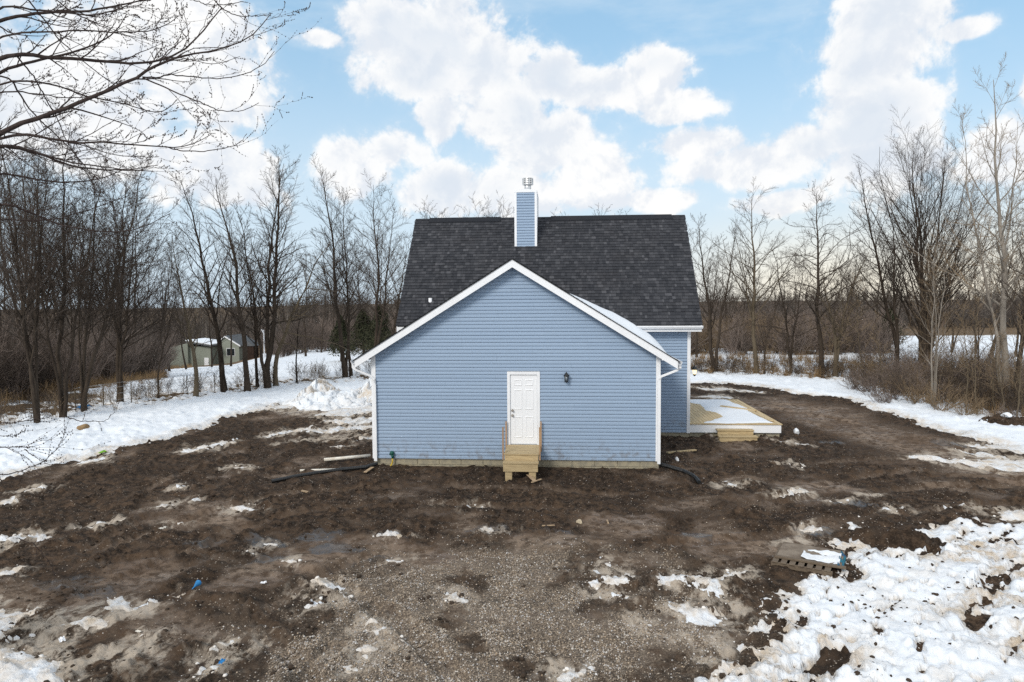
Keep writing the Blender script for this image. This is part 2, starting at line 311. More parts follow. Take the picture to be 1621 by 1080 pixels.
def polar_grid():
    fine = np.arange(-46, 40.01, 0.15); coarse = np.arange(46, 314, 6.0)
    th = np.radians(np.concatenate([fine, coarse])); nt = len(th)
    r = [0.3, 2, 4, 6]; x = 7.3
    while x < 60: r.append(x); x *= 1.0055
    while x < 1600: r.append(x); x *= 1.08
    r = np.array(r); nr = len(r)
    RR, TT = np.meshgrid(r, th, indexing='ij')
    X = RR * np.sin(TT); Y = RR * np.cos(TT)
    i, j = np.meshgrid(np.arange(nr - 1), np.arange(nt), indexing='ij'); j2 = (j + 1) % nt
    q = np.stack([i * nt + j, i * nt + j2, (i + 1) * nt + j2, (i + 1) * nt + j], -1).reshape(-1, 4)[:, ::-1]
    return X.ravel(), Y.ravel(), q
def mesh_np(name, V, faces, smooth=True):
    V = np.asarray(V, np.float32); faces = np.asarray(faces, np.int32)
    me = bpy.data.meshes.new(name); k_ = faces.shape[1]
    me.vertices.add(len(V)); me.vertices.foreach_set('co', V.ravel())
    me.loops.add(faces.size); me.loops.foreach_set('vertex_index', faces.ravel())
    me.polygons.add(len(faces)); me.polygons.foreach_set('loop_start', np.arange(0, faces.size, k_, dtype=np.int32))
    me.polygons.foreach_set('loop_total', np.full(len(faces), k_, np.int32))
    if smooth: me.polygons.foreach_set('use_smooth', np.ones(len(faces), bool))
    me.update(calc_edges=True); me.validate() if len(faces) < 1000 else None
    return me
def add_attr(me, name, vals, domain='POINT'):
    a = me.attributes.new(name, 'FLOAT', domain); a.data.foreach_set('value', np.asarray(vals, np.float32))
def link(name, me, mat=None, parent=None, loc=None):
    o = bpy.data.objects.new(name, me); COL.objects.link(o)
    if mat is not None and me is not None and not me.materials: me.materials.append(mat)
    if parent is not None: o.parent = parent
    if loc is not None: o.location = loc
    return o
def tag(o, label=None, cat=None, group=None, kind=None):
    if label: o['label'] = label
    if cat: o['category'] = cat
    if group: o['group'] = group
    if kind: o['kind'] = kind
    return o
def empty(name, loc, label, cat, group=None):
    o = bpy.data.objects.new(name, None); COL.objects.link(o); o.location = loc; o.empty_display_size = 0.2
    return tag(o, label, cat, group)

# ------------------------------------------------------------------ materials
def material(name):
    m = bpy.data.materials.new(name); m.use_nodes = True; t = NT(m.node_tree)
    return m, t, t.n['Principled BSDF']
def bump(t, b, h, strength, dist):
    nd = t.new('ShaderNodeBump'); nd.inputs['Strength'].default_value = strength; nd.inputs['Distance'].default_value = dist
    t.put(nd.inputs['Height'], h); t.link(nd.outputs[0], b.inputs['Normal'])
def mk_mud():
    m, t, b = material('mud'); co = t.objco()
    flat, grav, gr = t.attr('flat'), t.attr('gravel'), t.attr('grassy')
    n0 = t.noise(co, 0.7, 6, 0.6); n1_ = t.noise(co, 5.0, 6, 0.65); n2_ = t.noise(co, 28.0, 5, 0.7)
    dark = t.mix(t.ss(n1_, 0.38, 0.66), (0.012, 0.007, 0.004), (0.082, 0.052, 0.032))
    dark = t.mix(t.ss(n2_, 0.45, 0.75, 0, 0.6), dark, (0.125, 0.09, 0.062))
    pale = t.mix(t.ss(n0, 0.35, 0.65), (0.122, 0.083, 0.056), (0.225, 0.168, 0.124))
    pale = t.mix(t.ss(n1_, 0.50, 0.72, 0, 0.75), pale, (0.05, 0.034, 0.024))
    dark = t.mix(t.ss(t.noise(co, 0.35, 5, 0.6), 0.42, 0.62, 0, 0.5), dark, t.mix(n1_, (0.012, 0.008, 0.005), (0.045, 0.029, 0.019)))
    f = t.math('MULTIPLY', flat, t.ss(n1_, 0.66, 0.42))
    c_ = t.mix(f, dark, pale)
    c_ = t.mix(t.math('MULTIPLY', grav, 0.6), c_, t.mix(n2_, (0.05, 0.04, 0.032), (0.17, 0.145, 0.12)))
    vg = t.new('ShaderNodeTexVoronoi'); vg.inputs['Scale'].default_value = 55.0; t.link(co, vg.inputs['Vector'])
    vgc = t.vm('DOT_PRODUCT', vg.outputs['Color'], (0.4, 0.3, 0.3)); c_ = t.mix(t.math('MULTIPLY', grav, t.ss(vgc, 0.42, 0.72)), c_, (0.27, 0.215, 0.16))
    # small stones pressed into the soil
    vo = t.new('ShaderNodeTexVoronoi'); vo.inputs['Scale'].default_value = 24.0; t.link(co, vo.inputs['Vector'])
    dots = t.math('MULTIPLY', t.ss(vo.outputs['Distance'], 0.34, 0.22), t.ss(t.vm('DOT_PRODUCT', vo.outputs['Color'], (0.6, 0.5, 0.4)), 0.92, 1.05))
    dots = t.math('MULTIPLY', dots, t.ss(n0, 0.42, 0.6, 0.15, 1.0))
    c_ = t.mix(dots, c_, (0.34, 0.29, 0.24))
    sl_ = t.math('MULTIPLY', t.attr('slush'), t.ss(t.math('ADD', t.math('MULTIPLY', t.noise(t.vm('MULTIPLY', co, (1, .55, 1)), 3.2, 8, 0.72, .5), 1.0), t.math('MULTIPLY', t.attr('slush'), .10)), 0.52, 0.66))
    c_ = t.mix(t.math('MULTIPLY', sl_, .85), c_, t.mix(n2_, (0.30, 0.235, 0.17), (0.62, 0.56, 0.48)))
    # dead grass and leaf litter under the hedgerow and in the woods
    gcol = t.mix(n1_, (0.05, 0.034, 0.022), (0.20, 0.135, 0.075))
    c_ = t.mix(gr, c_, gcol)
    t.link(c_, b.inputs['Base Color'])
    wet = t.math('MULTIPLY', f, t.ss(t.noise(co, 1.3, 4, 0.6), 0.42, 0.60))
    pu = t.attr('puddle'); t.put(b.inputs['Roughness'], t.math('MULTIPLY', t.math('MULTIPLY_ADD', wet, -0.62, 0.93), t.math('MULTIPLY_ADD', pu, -0.82, 1.0))); b.inputs['Specular IOR Level'].default_value = 0.22
    c_ = t.mix(t.math('MULTIPLY', pu, .5), c_, (0.05, 0.04, 0.032)); t.link(c_, b.inputs['Base Color'])
    hh = t.math('ADD', t.math('MULTIPLY', n1_, t.math('MULTIPLY_ADD', pu, -0.55, 0.6)), t.math('MULTIPLY', n2_, t.math('MULTIPLY', t.math('MULTIPLY_ADD', wet, -0.3, 0.42), t.math('MULTIPLY_ADD', pu, -.97, 1.0))))
    bump(t, b, hh, 0.9, 0.05)
    return m
def mk_snow():
    m, t, b = material('snow'); co = t.objco(); d = t.attr('dirty')
    n1_ = t.noise(co, 3.0, 7, 0.66, 0.6); n2_ = t.noise(co, 14.0, 5, 0.65)
    n3 = t.noise(co, 0.9, 5, 0.6)
    f = t.math('MULTIPLY', d, t.ss(n1_, 0.30, 0.62))
    clean = t.mix(n3, (0.74, 0.79, 0.85), (0.79, 0.83, 0.875))
    tan = t.mix(n2_, (0.42, 0.33, 0.23), (0.72, 0.63, 0.52))
    c_ = t.mix(f, clean, tan)
    c_ = t.mix(t.math('MULTIPLY', t.ss(d, 0.45, 0.95), t.ss(n2_, 0.57, 0.72, 0, .8)), c_, (0.11, 0.08, 0.055))
    t.link(c_, b.inputs['Base Color']); b.inputs['Roughness'].default_value = 0.75; b.inputs['Specular IOR Level'].default_value = 0.2
    h = t.math('ADD', t.math('MULTIPLY', n1_, t.math('MULTIPLY_ADD', d, 0.8, 0.12)), t.math('MULTIPLY', n2_, t.math('MULTIPLY_ADD', d, 0.8, 0.06)))
    bump(t, b, h, 0.7, 0.09)
    return m
def simple(name, col, rough=0.7, var=0.0, scale=8.0, bmp=0.0, col2=None, stretch=None, spec=0.3, metal=0.0):
    m, t, b = material(name); co = t.objco()
    if stretch: co = t.vm('MULTIPLY', co, stretch)
    n_ = t.noise(co, scale, 5, 0.62)
    c2 = col2 or tuple(x * (1 - var) for x in col)
    t.put(b.inputs['Base Color'], t.mix(t.ss(n_, 0.35, 0.68), col, c2))
    b.inputs['Roughness'].default_value = rough; b.inputs['Specular IOR Level'].default_value = spec; b.inputs['Metallic'].default_value = metal
    if bmp: bump(t, b, n_, 0.6, bmp)
    return m
M = {}
M['mud'] = mk_mud(); M['snow'] = mk_snow()
def mk_siding():
    m, t, b = material('blue_vinyl'); co = t.objco()
    n_ = t.noise(t.vm('MULTIPLY', co, (0.6, 0.6, 9.0)), 2.2, 5, 0.6)
    inf = t.new('ShaderNodeObjectInfo').outputs['Random']
    c_ = t.mix(n_, (0.255, 0.345, 0.470), (0.288, 0.380, 0.505))
    c_ = t.mix(t.math('MULTIPLY', inf, 0.30), c_, (0.228, 0.312, 0.435))
    sp_ = t.new('ShaderNodeSeparateXYZ'); t.link(co, sp_.inputs[0])
    mudf = t.math('MULTIPLY', t.ss(sp_.outputs[2], 1.1, 0.25), t.ss(t.noise(co, 4.0, 6, 0.7), 0.47, 0.66, 0, 0.6))
    c_ = t.mix(mudf, c_, (0.16, 0.15, 0.15))
    t.link(c_, b.inputs['Base Color']); b.inputs['Roughness'].default_value = 0.55; b.inputs['Specular IOR Level'].default_value = 0.35
    bump(t, b, t.noise(t.vm('MULTIPLY', co, (1.5, 1.5, 14.0)), 6.0, 4, 0.6), 0.25, 0.004)
    return m
M['siding'] = mk_siding()
M['white'] = simple('white_trim', (0.80, 0.82, 0.85), 0.5, 0.06, 3.0, 0.001)
M['door'] = simple('white_door', (0.80, 0.82, 0.85), 0.4, 0.03, 2.0)
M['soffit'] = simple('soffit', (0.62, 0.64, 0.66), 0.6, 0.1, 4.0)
M['block'] = simple('concrete_block', (0.36, 0.32, 0.23), 0.9, 0.0, 9.0, 0.01, (0.25, 0.23, 0.18))
def mk_wood(name, c1, c2, axis):
    m, t, b = material(name); co = t.objco(); s = [9.0, 9.0, 9.0]; s['xyz'.index(axis)] = 0.9
    n_ = t.noise(t.vm('MULTIPLY', co, tuple(s)), 2.5, 6, 0.65, 0.8); n2_ = t.noise(co, 1.4, 4, 0.6)
    inf = t.new('ShaderNodeObjectInfo').outputs['Random']
    c_ = t.mix(t.ss(n_, 0.35, 0.65), c1, c2); c_ = t.mix(t.math('MULTIPLY', inf, 0.45), c_, tuple(x * 0.68 for x in c1))
    c_ = t.mix(t.ss(n2_, 0.55, 0.75, 0, 0.4), c_, tuple(x * 0.5 for x in c2))
    t.link(c_, b.inputs['Base Color']); b.inputs['Roughness'].default_value = 0.8; bump(t, b, n_, 0.4, 0.003)
    return m
M['wood_x'] = mk_wood('pressure_treated_x', (0.55, 0.43, 0.245), (0.37, 0.275, 0.15), 'x')
M['wood_y'] = mk_wood('pressure_treated_y', (0.62, 0.49, 0.29), (0.48, 0.36, 0.20), 'y')
M['wood_z'] = mk_wood('picket_z', (0.46, 0.30, 0.17), (0.36, 0.22, 0.12), 'z')
M['old_wood'] = mk_wood('weathered_wood', (0.17, 0.13, 0.09), (0.09, 0.065, 0.045), 'x')
M['ply'] = simple('weathered_plywood', (0.23, 0.19, 0.15), 0.9, 0, 3.0, 0.004, (0.13, 0.10, 0.075))
M['black'] = simple('black_plastic', (0.012, 0.013, 0.014), 0.35, 0.2, 5.0, spec=0.5)
M['pvc'] = simple('white_pvc', (0.72, 0.70, 0.64), 0.4, 0, 6.0, 0, (0.55, 0.50, 0.42))
M['metal'] = simple('galvanised_metal', (0.62, 0.63, 0.64), 0.35, 0.15, 8.0, metal=0.7, spec=0.5)
M['nickel'] = simple('brushed_nickel', (0.42, 0.38, 0.33), 0.3, 0.1, 8.0, metal=0.9)
M['green_plastic'] = simple('green_plastic', (0.012, 0.10, 0.075), 0.4, 0.3, 12.0)
M['yellow_pipe'] = simple('yellow_pipe', (0.66, 0.46, 0.05), 0.45, 0.2, 12.0)
M['blue_cloth'] = simple('blue_plastic', (0.03, 0.24, 0.55), 0.5, 0.3, 12.0)
M['teal_cloth'] = simple('teal_sheet', (0.02, 0.15, 0.20), 0.6, 0, 6.0, 0.01, (0.02, 0.07, 0.16))
M['lime'] = simple('lime_plastic', (0.25, 0.55, 0.04), 0.5, 0.2, 12.0)
M['chip'] = simple('raw_wood_chip', (0.45, 0.33, 0.21), 0.85, 0.4, 12.0, 0.003)
M['stone_one'] = simple('pale_rock', (0.50, 0.42, 0.30), 0.9, 0.3, 9.0, 0.01)
M['sage'] = simple('sage_vinyl', (0.255, 0.28, 0.24), 0.7, 0.12, 2.0, stretch=(0.3, 0.3, 6))
M['dark_glass'] = simple('dark_glass', (0.02, 0.025, 0.03), 0.1, 0.2, 2.0, spec=0.6)
M['grey_roof'] = simple('grey_roof', (0.12, 0.13, 0.14), 0.9, 0.3, 3.0)
M['rust'] = simple('brown_shed', (0.035, 0.02, 0.014), 0.9, 0.5, 2.0)
def mk_shingle():
    m, t, b = material('asphalt_shingle'); co = t.objco(); v = t.attr('tone')
    n_ = t.noise(co, 60.0, 4, 0.7); n2_ = t.noise(co, 0.8, 4, 0.6)
    c_ = t.mix(v, (0.014, 0.016, 0.021), (0.105, 0.107, 0.118))
    c_ = t.mix(t.ss(n_, 0.4, 0.7, 0, 0.5), c_, (0.068, 0.072, 0.082)); c_ = t.mix(t.ss(n2_, 0.45, 0.7, 0, 0.12), c_, (0.055, 0.048, 0.046))
    t.link(c_, b.inputs['Base Color']); b.inputs['Roughness'].default_value = 0.95; b.inputs['Specular IOR Level'].default_value = 0.15
    bump(t, b, n_, 0.5, 0.004)
    return m
M['shingle'] = mk_shingle()
def mk_bark(name, a, b_, scale=6.0):
    m, t, b = material(name); co = t.objco()
    inf = t.new('ShaderNodeObjectInfo').outputs['Random']
    n_ = t.noise(t.vm('MULTIPLY', co, (1, 1, 0.25)), scale, 5, 0.65)
    c_ = t.mix(t.ss(n_, 0.35, 0.65), a, b_); c_ = t.mix(t.math('MULTIPLY', inf, 0.5), c_, tuple(x * 1.45 for x in b_))
    t.link(c_, b.inputs['Base Color']); b.inputs['Roughness'].default_value = 0.95; b.inputs['Specular IOR Level'].default_value = 0.1
    return m
M['bark'] = mk_bark('bark_dark', (0.024, 0.018, 0.014), (0.054, 0.042, 0.032))
M['bark_tan'] = mk_bark('bark_tan', (0.060, 0.046, 0.031), (0.115, 0.092, 0.064))
M['bark_pale'] = mk_bark('bark_pale', (0.10, 0.085, 0.07), (0.24, 0.215, 0.185), 3.0)
M['twig'] = mk_bark('twig', (0.048, 0.038, 0.031), (0.082, 0.065, 0.054))
M['twig_red'] = mk_bark('twig_red', (0.125, 0.098, 0.084), (0.19, 0.152, 0.130))
M['twig_tan'] = mk_bark('twig_tan', (0.14, 0.10, 0.062), (0.21, 0.155, 0.10))
M['twig_near'] = mk_bark('twig_near', (0.030, 0.022, 0.020), (0.060, 0.045, 0.040), 20.0)
M['cedar'] = simple('cedar_green', (0.030, 0.036, 0.018), 0.9, 0, 4.0, 0, (0.052, 0.050, 0.026))
M['drygrass'] = simple('dry_grass', (0.30, 0.20, 0.10), 0.9, 0, 3.0, 0, (0.17, 0.11, 0.06))
M['leaf'] = simple('brown_leaf', (0.11, 0.058, 0.028), 0.9, 0.5, 9.0)
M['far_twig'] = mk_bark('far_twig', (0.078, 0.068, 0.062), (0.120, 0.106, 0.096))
def mk_pebble():
    m, t, b = material('pebble'); inf = t.new('ShaderNodeObjectInfo').outputs['Random']
    cr = t.new('ShaderNodeValToRGB'); t.link(inf, cr.inputs[0])
    els = cr.color_ramp.elements
    els[0].position = 0; els[0].color = (0.12, 0.10, 0.08, 1); els[1].position = 1; els[1].color = (0.60, 0.56, 0.50, 1)
    for p_, c_ in ((0.25, (0.24, 0.19, 0.145, 1)), (0.5, (0.36, 0.31, 0.25, 1)), (0.68, (0.38, 0.29, 0.20, 1)), (0.85, (0.42, 0.41, 0.41, 1))):
        e = els.new(p_); e.color = c_
    t.link(cr.outputs[0], b.inputs['Base Color']); b.inputs['Roughness'].default_value = 0.8
    return m
M['pebble'] = mk_pebble()

# ------------------------------------------------------------------ ground and snow
GX, GY, GQ = polar_grid()
Z, TH, FL, GR, DI, GS = fields(GX, GY)
me = mesh_np('ground', np.stack([GX, GY, Z], -1), GQ)
PU = np.full(GX.shape, -2.0)
for a, b, wd in PDL: PU = np.maximum(PU, capsule(GX, GY, a, b, wd))
PU = sstep(PU + .22 * fbm(GX, GY, 2.6, 3, 151), -.02, .05); Z = Z - PU * 0.0
for nme, v in (('puddle', PU), ('slush', slush_f(GX, GY)), ('flat', FL), ('gravel', GR), ('grassy', GS)): add_attr(me, nme, v)
tag(link('ground', me, M['mud']), kind='structure', label='churned dark mud and gravel yard falling to a wooded valley')
keep = TH > -0.004
fk = keep[GQ].sum(1) >= 1
used = np.zeros(len(GX), bool); used[GQ[fk].ravel()] = True
remap = np.cumsum(used) - 1
me = mesh_np('snow', np.stack([GX, GY, Z + TH], -1)[used], remap[GQ[fk]])
add_attr(me, 'dirty', DI[used])
tag(link('snow', me, M['snow']), kind='structure', label='snow lying over the fields and in patches on the mud')
def gz(x, y):
    z, th, *_ = fields(np.array([float(x)]), np.array([float(y)])); return float(z[0] + max(th[0], 0))

# ------------------------------------------------------------------ mesh builders
class MB:
    def __init__(s): s.v = []; s.f = []
    def box(s, x0, x1, y0, y1, z0, z1):
        n = len(s.v); s.v += [(x0, y0, z0), (x1, y0, z0), (x1, y1, z0), (x0, y1, z0), (x0, y0, z1), (x1, y0, z1), (x1, y1, z1), (x0, y1, z1)]
        s.f += [tuple(n + i for i in q) for q in ((0, 3, 2, 1), (4, 5, 6, 7), (0, 1, 5, 4), (1, 2, 6, 5), (2, 3, 7, 6), (3, 0, 4, 7))]; return s
    def prism(s, prof, axis, a, b):    # profile in the two other axes, extruded along axis
        n = len(s.v); k_ = len(prof)
        for t in (a, b):
            for p, q in prof:
                s.v.append({'x': (t, p, q), 'y': (p, t, q), 'z': (p, q, t)}[axis])
        s.f.append(tuple(range(n, n + k_))); s.f.append(tuple(range(n + 2 * k_ - 1, n + k_ - 1, -1)))
        for i in range(k_):
            j = (i + 1) % k_; s.f.append((n + i, n + k_ + i, n + k_ + j, n + j))
        return s
    def tube(s, pts, rad, k_=10, caps=True, sq=None):
        n = len(s.v); pts = [np.array(p, float) for p in pts]
        rad = rad if hasattr(rad, '__len__') else [rad] * len(pts)
        up = np.array([0, 0, 1.0])
        for i, p in enumerate(pts):
            d = pts[min(i + 1, len(pts) - 1)] - pts[max(i - 1, 0)]; d /= np.linalg.norm(d) + 1e-9
            r_ = up if abs(d[2]) < 0.95 else np.array([0, 1.0, 0])
            a = np.cross(d, r_); a /= np.linalg.norm(a); b = np.cross(a, d)
            for j in range(k_):
                t = 2 * math.pi * (j + (0.5 if sq else 0)) / k_
                ca, sb = math.cos(t), math.sin(t)
                if sq: ca, sb = ca * sq[0] * 1.414, sb * sq[1] * 1.414
                s.v.append(tuple(p + (a * ca + b * sb) * rad[i]))
        for i in range(len(pts) - 1):
            for j in range(k_):
                q = (j + 1) % k_; s.f.append((n + i * k_ + j, n + i * k_ + q, n + (i + 1) * k_ + q, n + (i + 1) * k_ + j))
        if caps:
            s.f.append(tuple(n + j for j in range(k_))[::-1]); s.f.append(tuple(n + (len(pts) - 1) * k_ + j for j in range(k_)))
        return s
    def mesh(s, name, smooth=False, off=(0, 0, 0)):
        me = bpy.data.meshes.new(name); me.from_pydata([(a - off[0], b - off[1], c_ - off[2]) for a, b, c_ in s.v], [], s.f)
        if smooth: me.polygons.foreach_set('use_smooth', [True] * len(me.polygons))
        import bmesh
        bm = bmesh.new(); bm.from_mesh(me); bmesh.ops.recalc_face_normals(bm, faces=bm.faces); bm.to_mesh(me); bm.free()
        me.update(); return me
    def build(s, name, mat, parent=None, smooth=False, bevel=0.0, origin=None):
        off = origin if origin is not None else ((0, 0, 0) if parent is None else tuple(parent.matrix_basis.translation))
        me = s.mesh(name, smooth, off)
        o = link(name, me, mat, parent)
        if parent is None: o.location = off
        if bevel:
            bv = o.modifiers.new('bevel', 'BEVEL'); bv.width = bevel; bv.segments = 2; bv.limit_method = 'ANGLE'
        return o

# ------------------------------------------------------------------ the house
H = HOUSE
house = empty('house', (0, 0, 0), 'new blue sided house with dark shingle roof and front gable wing on the mud lot', 'house')
LAP = 0.1028
def lap_board(x0, x1, yw, zb, zt=None, top=None):
    """one course of dutch lap siding on the wall face y = yw (looking to -y); top(x) clips it under a rake"""
    mb = MB(); e = (zt or zb + LAP) - zb
    prof = [(0.0, 0.031), (0.50, 0.027), (0.86, 0.005), (1.0, 0.003)]
    if top is None:
        pts = [(yw - o_, zb + e * f_) for f_, o_ in prof] + [(yw + 0.004, zb + e), (yw + 0.004, zb)]
        mb.prism(pts, 'x', x0, x1)
    else:                              # sloping ends
        n = 0; rows = []
        for f_, o_ in prof:
            z_ = zb + e * f_; a, b = top(z_); a, b = max(a, x0), min(b, x1)
            if b - a < 0.01: a = b = (a + b) / 2
            rows.append((a, b, yw - o_, z_))
        for a, b, y_, z_ in rows: mb.v += [(a, y_, z_), (b, y_, z_)]
        for i in range(len(rows) - 1): mb.f.append((2 * i, 2 * i + 1, 2 * i + 3, 2 * i + 2))
        a, b, y_, z_ = rows[0]; mb.v += [(a, yw, z_), (b, yw, z_)]; mb.f.append((0, 8, 9, 1))
    return mb
# measured from the photograph's own proportions
RY = H['gy'] - 0.32                                    # front of the rake boards
apex = at(814.8, 411.5, RY); eaveL = at(563.0, 560.0, RY); eaveR = at(1077.0, 560.5, RY)
AX = -1.395; AZ = float(apex[2]); HS = 0.622                  # ridge x, ridge top z, roof slope
SX0, SX1 = H['gx0'], H['gx1']; SILL = H['sill']; EX0, EX1 = SX0 - 0.42, SX1 + 0.45
def rake_z(x): return AZ - abs(x - AX) * HS
RW = 0.205                                             # height of the rake board
def under(z):                                          # extent of wall below the soffit line at height z
    zz = AZ - RW + 0.03
    return AX - (zz - z) / HS, AX + (zz - z) / HS
DX0, DX1 = float(at(803.2, 650, H['gy'])[0]), float(at(855.0, 650, H['gy'])[0]); DZ0, DZ1 = SILL + 0.43, float(at(829, 588.5, H['gy'])[2])
MB().box(SX0 + .02, SX1 - .02, H['gy'] + .003, H['gy'] + .12, SILL - .02, 3.25).prism([(AX - (AZ - RW - 3.25) / HS, 3.25), (AX, AZ - RW), (AX + (AZ - RW - 3.25) / HS, 3.25)], 'y', H['gy'] + .003, H['gy'] + .12).build('wing_front_wall', M['soffit'], house)
z = SILL; row = 0; jrs = random.Random(4); jo = 0; jn = 0
while z < AZ - RW:
    a, b = SX0 + 0.03, SX1 - 0.03
    if z + LAP < 3.20 or True:
        lo, hi = under(z)
        segs = [(a, b)]
        if z < DZ1 and z + LAP > DZ0 + 0.02: segs = [(a, DX0 + .005), (DX1 - .005, b)]
        if row % 2 == 0: jn = jrs.uniform(-.6, .6); jo = (row // 2) % 3
        cuts = [SX0 + 1.1 + 1.35 * jo + jn * .5 + k_c * 3.6 for k_c in range(-1, 4)]; row += 1; s2 = []
        for s0, s1 in segs:
            cc = [s0] + [c_ for c_ in cuts if s0 + .3 < c_ < s1 - .3 and lo + .3 < c_ < hi - .3] + [s1]; s2 += [(p_, q_ - (.0015 if q_ != s1 else 0)) for p_, q_ in zip(cc[:-1], cc[1:])]
        segs = s2
        for s0, s1 in segs:
            if hi - lo > 0.05:
                dyj = jrs.uniform(0, .0035); mb = lap_board(s0, s1, H['gy'] - dyj, z, top=under) if lo > a - 0.4 else lap_board(s0, s1, H['gy'] - dyj, z)
                mb.build('siding_board', M['siding'], house)
    z += LAP
# side and back walls of the wing and of the main block
for x_ in (SX0 + .01, SX1 - .12): MB().box(x_, x_ + .11, H['gy'] + .12, H['my'], SILL - .02, 3.2).build('wing_side_wall', M['siding'], house)
MY, MX0, MX1 = H['my'], H['mx0'], H['mx1']; HB = 30.0
EY, EZ, RDY, RDZ = 23.42, 3.97, 26.91, 8.06; RX0, RX1 = -5.75, 4.69
for y_ in (MY + .003, HB - .12): MB().box(MX0, MX1, y_, y_ + .117, SILL - .02, 4.0).build('main_wall', M['soffit'], house)
for x_ in (MX0, MX1 - 0.12):
    MB().prism([(MY + .12, SILL), (HB - .12, SILL), (HB - .12, 4.0), (RDY, 7.75), (MY + .12, 4.0)], 'x', x_, x_ + .12).build('end_wall', M['siding'], house)
z = SILL
while z < 3.86:
    lap_board(SX1 - 0.1 if z > 1 else SX1 - .1, MX1 - 0.08, MY, z).build('siding_board', M['siding'], house); z += LAP
# main corner posts and right wall boards
MB().box(MX1 - 0.10, MX1 + .012, MY - 0.04, MY + 0.10, SILL - .02, 3.92).build('corner_trim', M['white'], house)
MB().box(SX0 - 0.015, SX0 + 0.11, H['gy'] - 0.042, H['gy'] + 0.10, SILL - .01, 3.27).build('corner_trim', M['white'], house)
MB().box(SX1 - 0.11, SX1 + 0.015, H['gy'] - 0.042, H['gy'] + 0.10, SILL - .01, 3.27).build('corner_trim', M['white'], house)
# foundations: courses of concrete blocks with recessed joints
def blocks(x0, x1, y0, zt, par=house, n=2, w_=0.645):
    MB().box(x0, x1, y0 + 0.02, y0 + 0.18, -0.5, zt - .004).build('mortar', M['block'], par)
    for r_ in range(n):
        x = x0 - (w_ / 2 if r_ % 2 else 0.0)
        while x < x1:
            a, b = max(x, x0), min(x + w_ - .012, x1)
            if b - a > .05: MB().box(a, b, y0, y0 + .16, zt - 0.2 * (r_ + 1) + .012, zt - .006 - 0.2 * r_).build('foundation_block', M['block'], par, bevel=0.006)
            x += w_
blocks(SX0 + .01, SX1 - .01, H['gy'] + 0.03, SILL); blocks(SX1, MX1, MY + 0.03, SILL, n=1)
# rake boards, soffits and eave returns
def rake(side):
    xe = EX0 if side < 0 else EX1
    ze = rake_z(xe); s_ = side
    def P_(x, top): return (x, rake_z(x) - (0 if top else RW))
    MB().prism([P_(AX, True), P_(xe, True), P_(xe, False), P_(AX, False)][::s_ or 1], 'y', RY, RY + 0.03).build('rake_board', M['white'], house)
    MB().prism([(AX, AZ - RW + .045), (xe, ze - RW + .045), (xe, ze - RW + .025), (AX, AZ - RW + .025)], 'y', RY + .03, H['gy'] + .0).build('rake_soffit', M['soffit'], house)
    MB().prism([(AX, AZ + .034), (xe + s_ * .05, rake_z(xe + s_ * .05) + .034), (xe + s_ * .05, rake_z(xe + s_ * .05) + .006), (AX, AZ + .006)], 'y', RY - .022, 26.0).build('roof_deck_edge', M['black'], house)
    MB().prism([(AX, AZ - .002), (xe, ze - .002), (xe, ze + .016), (AX, AZ + .016)], 'y', RY - .014, RY + .01).build('drip_edge', M['white'], house)
    wx = SX0 - .012 if s_ < 0 else SX1 + .012
    zb = 3.145
    MB().prism([(xe, ze - .01), (wx, rake_z(wx) - .01), (wx, zb), (xe, zb)], 'y', RY + .002, RY + .034).build('eave_return', M['white'], house)
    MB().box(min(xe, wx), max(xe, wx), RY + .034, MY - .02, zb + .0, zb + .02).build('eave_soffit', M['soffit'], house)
    MB().box(xe - .012, xe + .012, RY + .034, MY - .04, zb, rake_z(xe) - .005).build('eave_fascia', M['white'], house)
rake(-1); rake(1)
def gutter(x0, x1, y0, y1, zt):
    mb = MB(); r_ = 0.0
    if abs(x1 - x0) > abs(y1 - y0):
        mb.prism([(y0 + .11, zt), (y0 + .11, zt - .10), (y0 + .035, zt - .10), (y0, zt - .035), (y0, zt), (y0 + .01, zt), (y0 + .01, zt - .03), (y0 + .04, zt - .088), (y0 + .1, zt - .088), (y0 + .1, zt)], 'x', x0, x1)
    else:
        s_ = 1 if x1 > x0 else -1
        mb.prism([(x0, zt), (x0, zt - .10), (x0 + s_ * .075, zt - .10), (x1, zt - .035), (x1, zt), (x1 - s_ * .012, zt), (x1 - s_ * .012, zt - .03), (x0 + s_ * .07, zt - .088), (x0 + s_ * .01, zt - .088), (x0 + s_ * .01, zt)], 'y', y0, y1)
    return mb
gutter(EX1 + .014, EX1 + .125, RY + .03, MY - .05, rake_z(EX1) + .00).build('gutter', M['white'], house)
gutter(EX0 - .014, EX0 - .125, RY + .03, MY - .05, rake_z(EX0) + .00).build('gutter', M['white'], house)
gutter(SX1 - 2.0, RX1 + .03, EY - .10, EY, EZ - .02).build('gutter', M['white'], house)
MB().box(RX0, RX1, EY + .012, EY + .03, EZ - .22, EZ - .03).box(RX0, RX1, EY + .03, MY, EZ - .22, EZ - .20).build('main_fascia', M['white'], house)
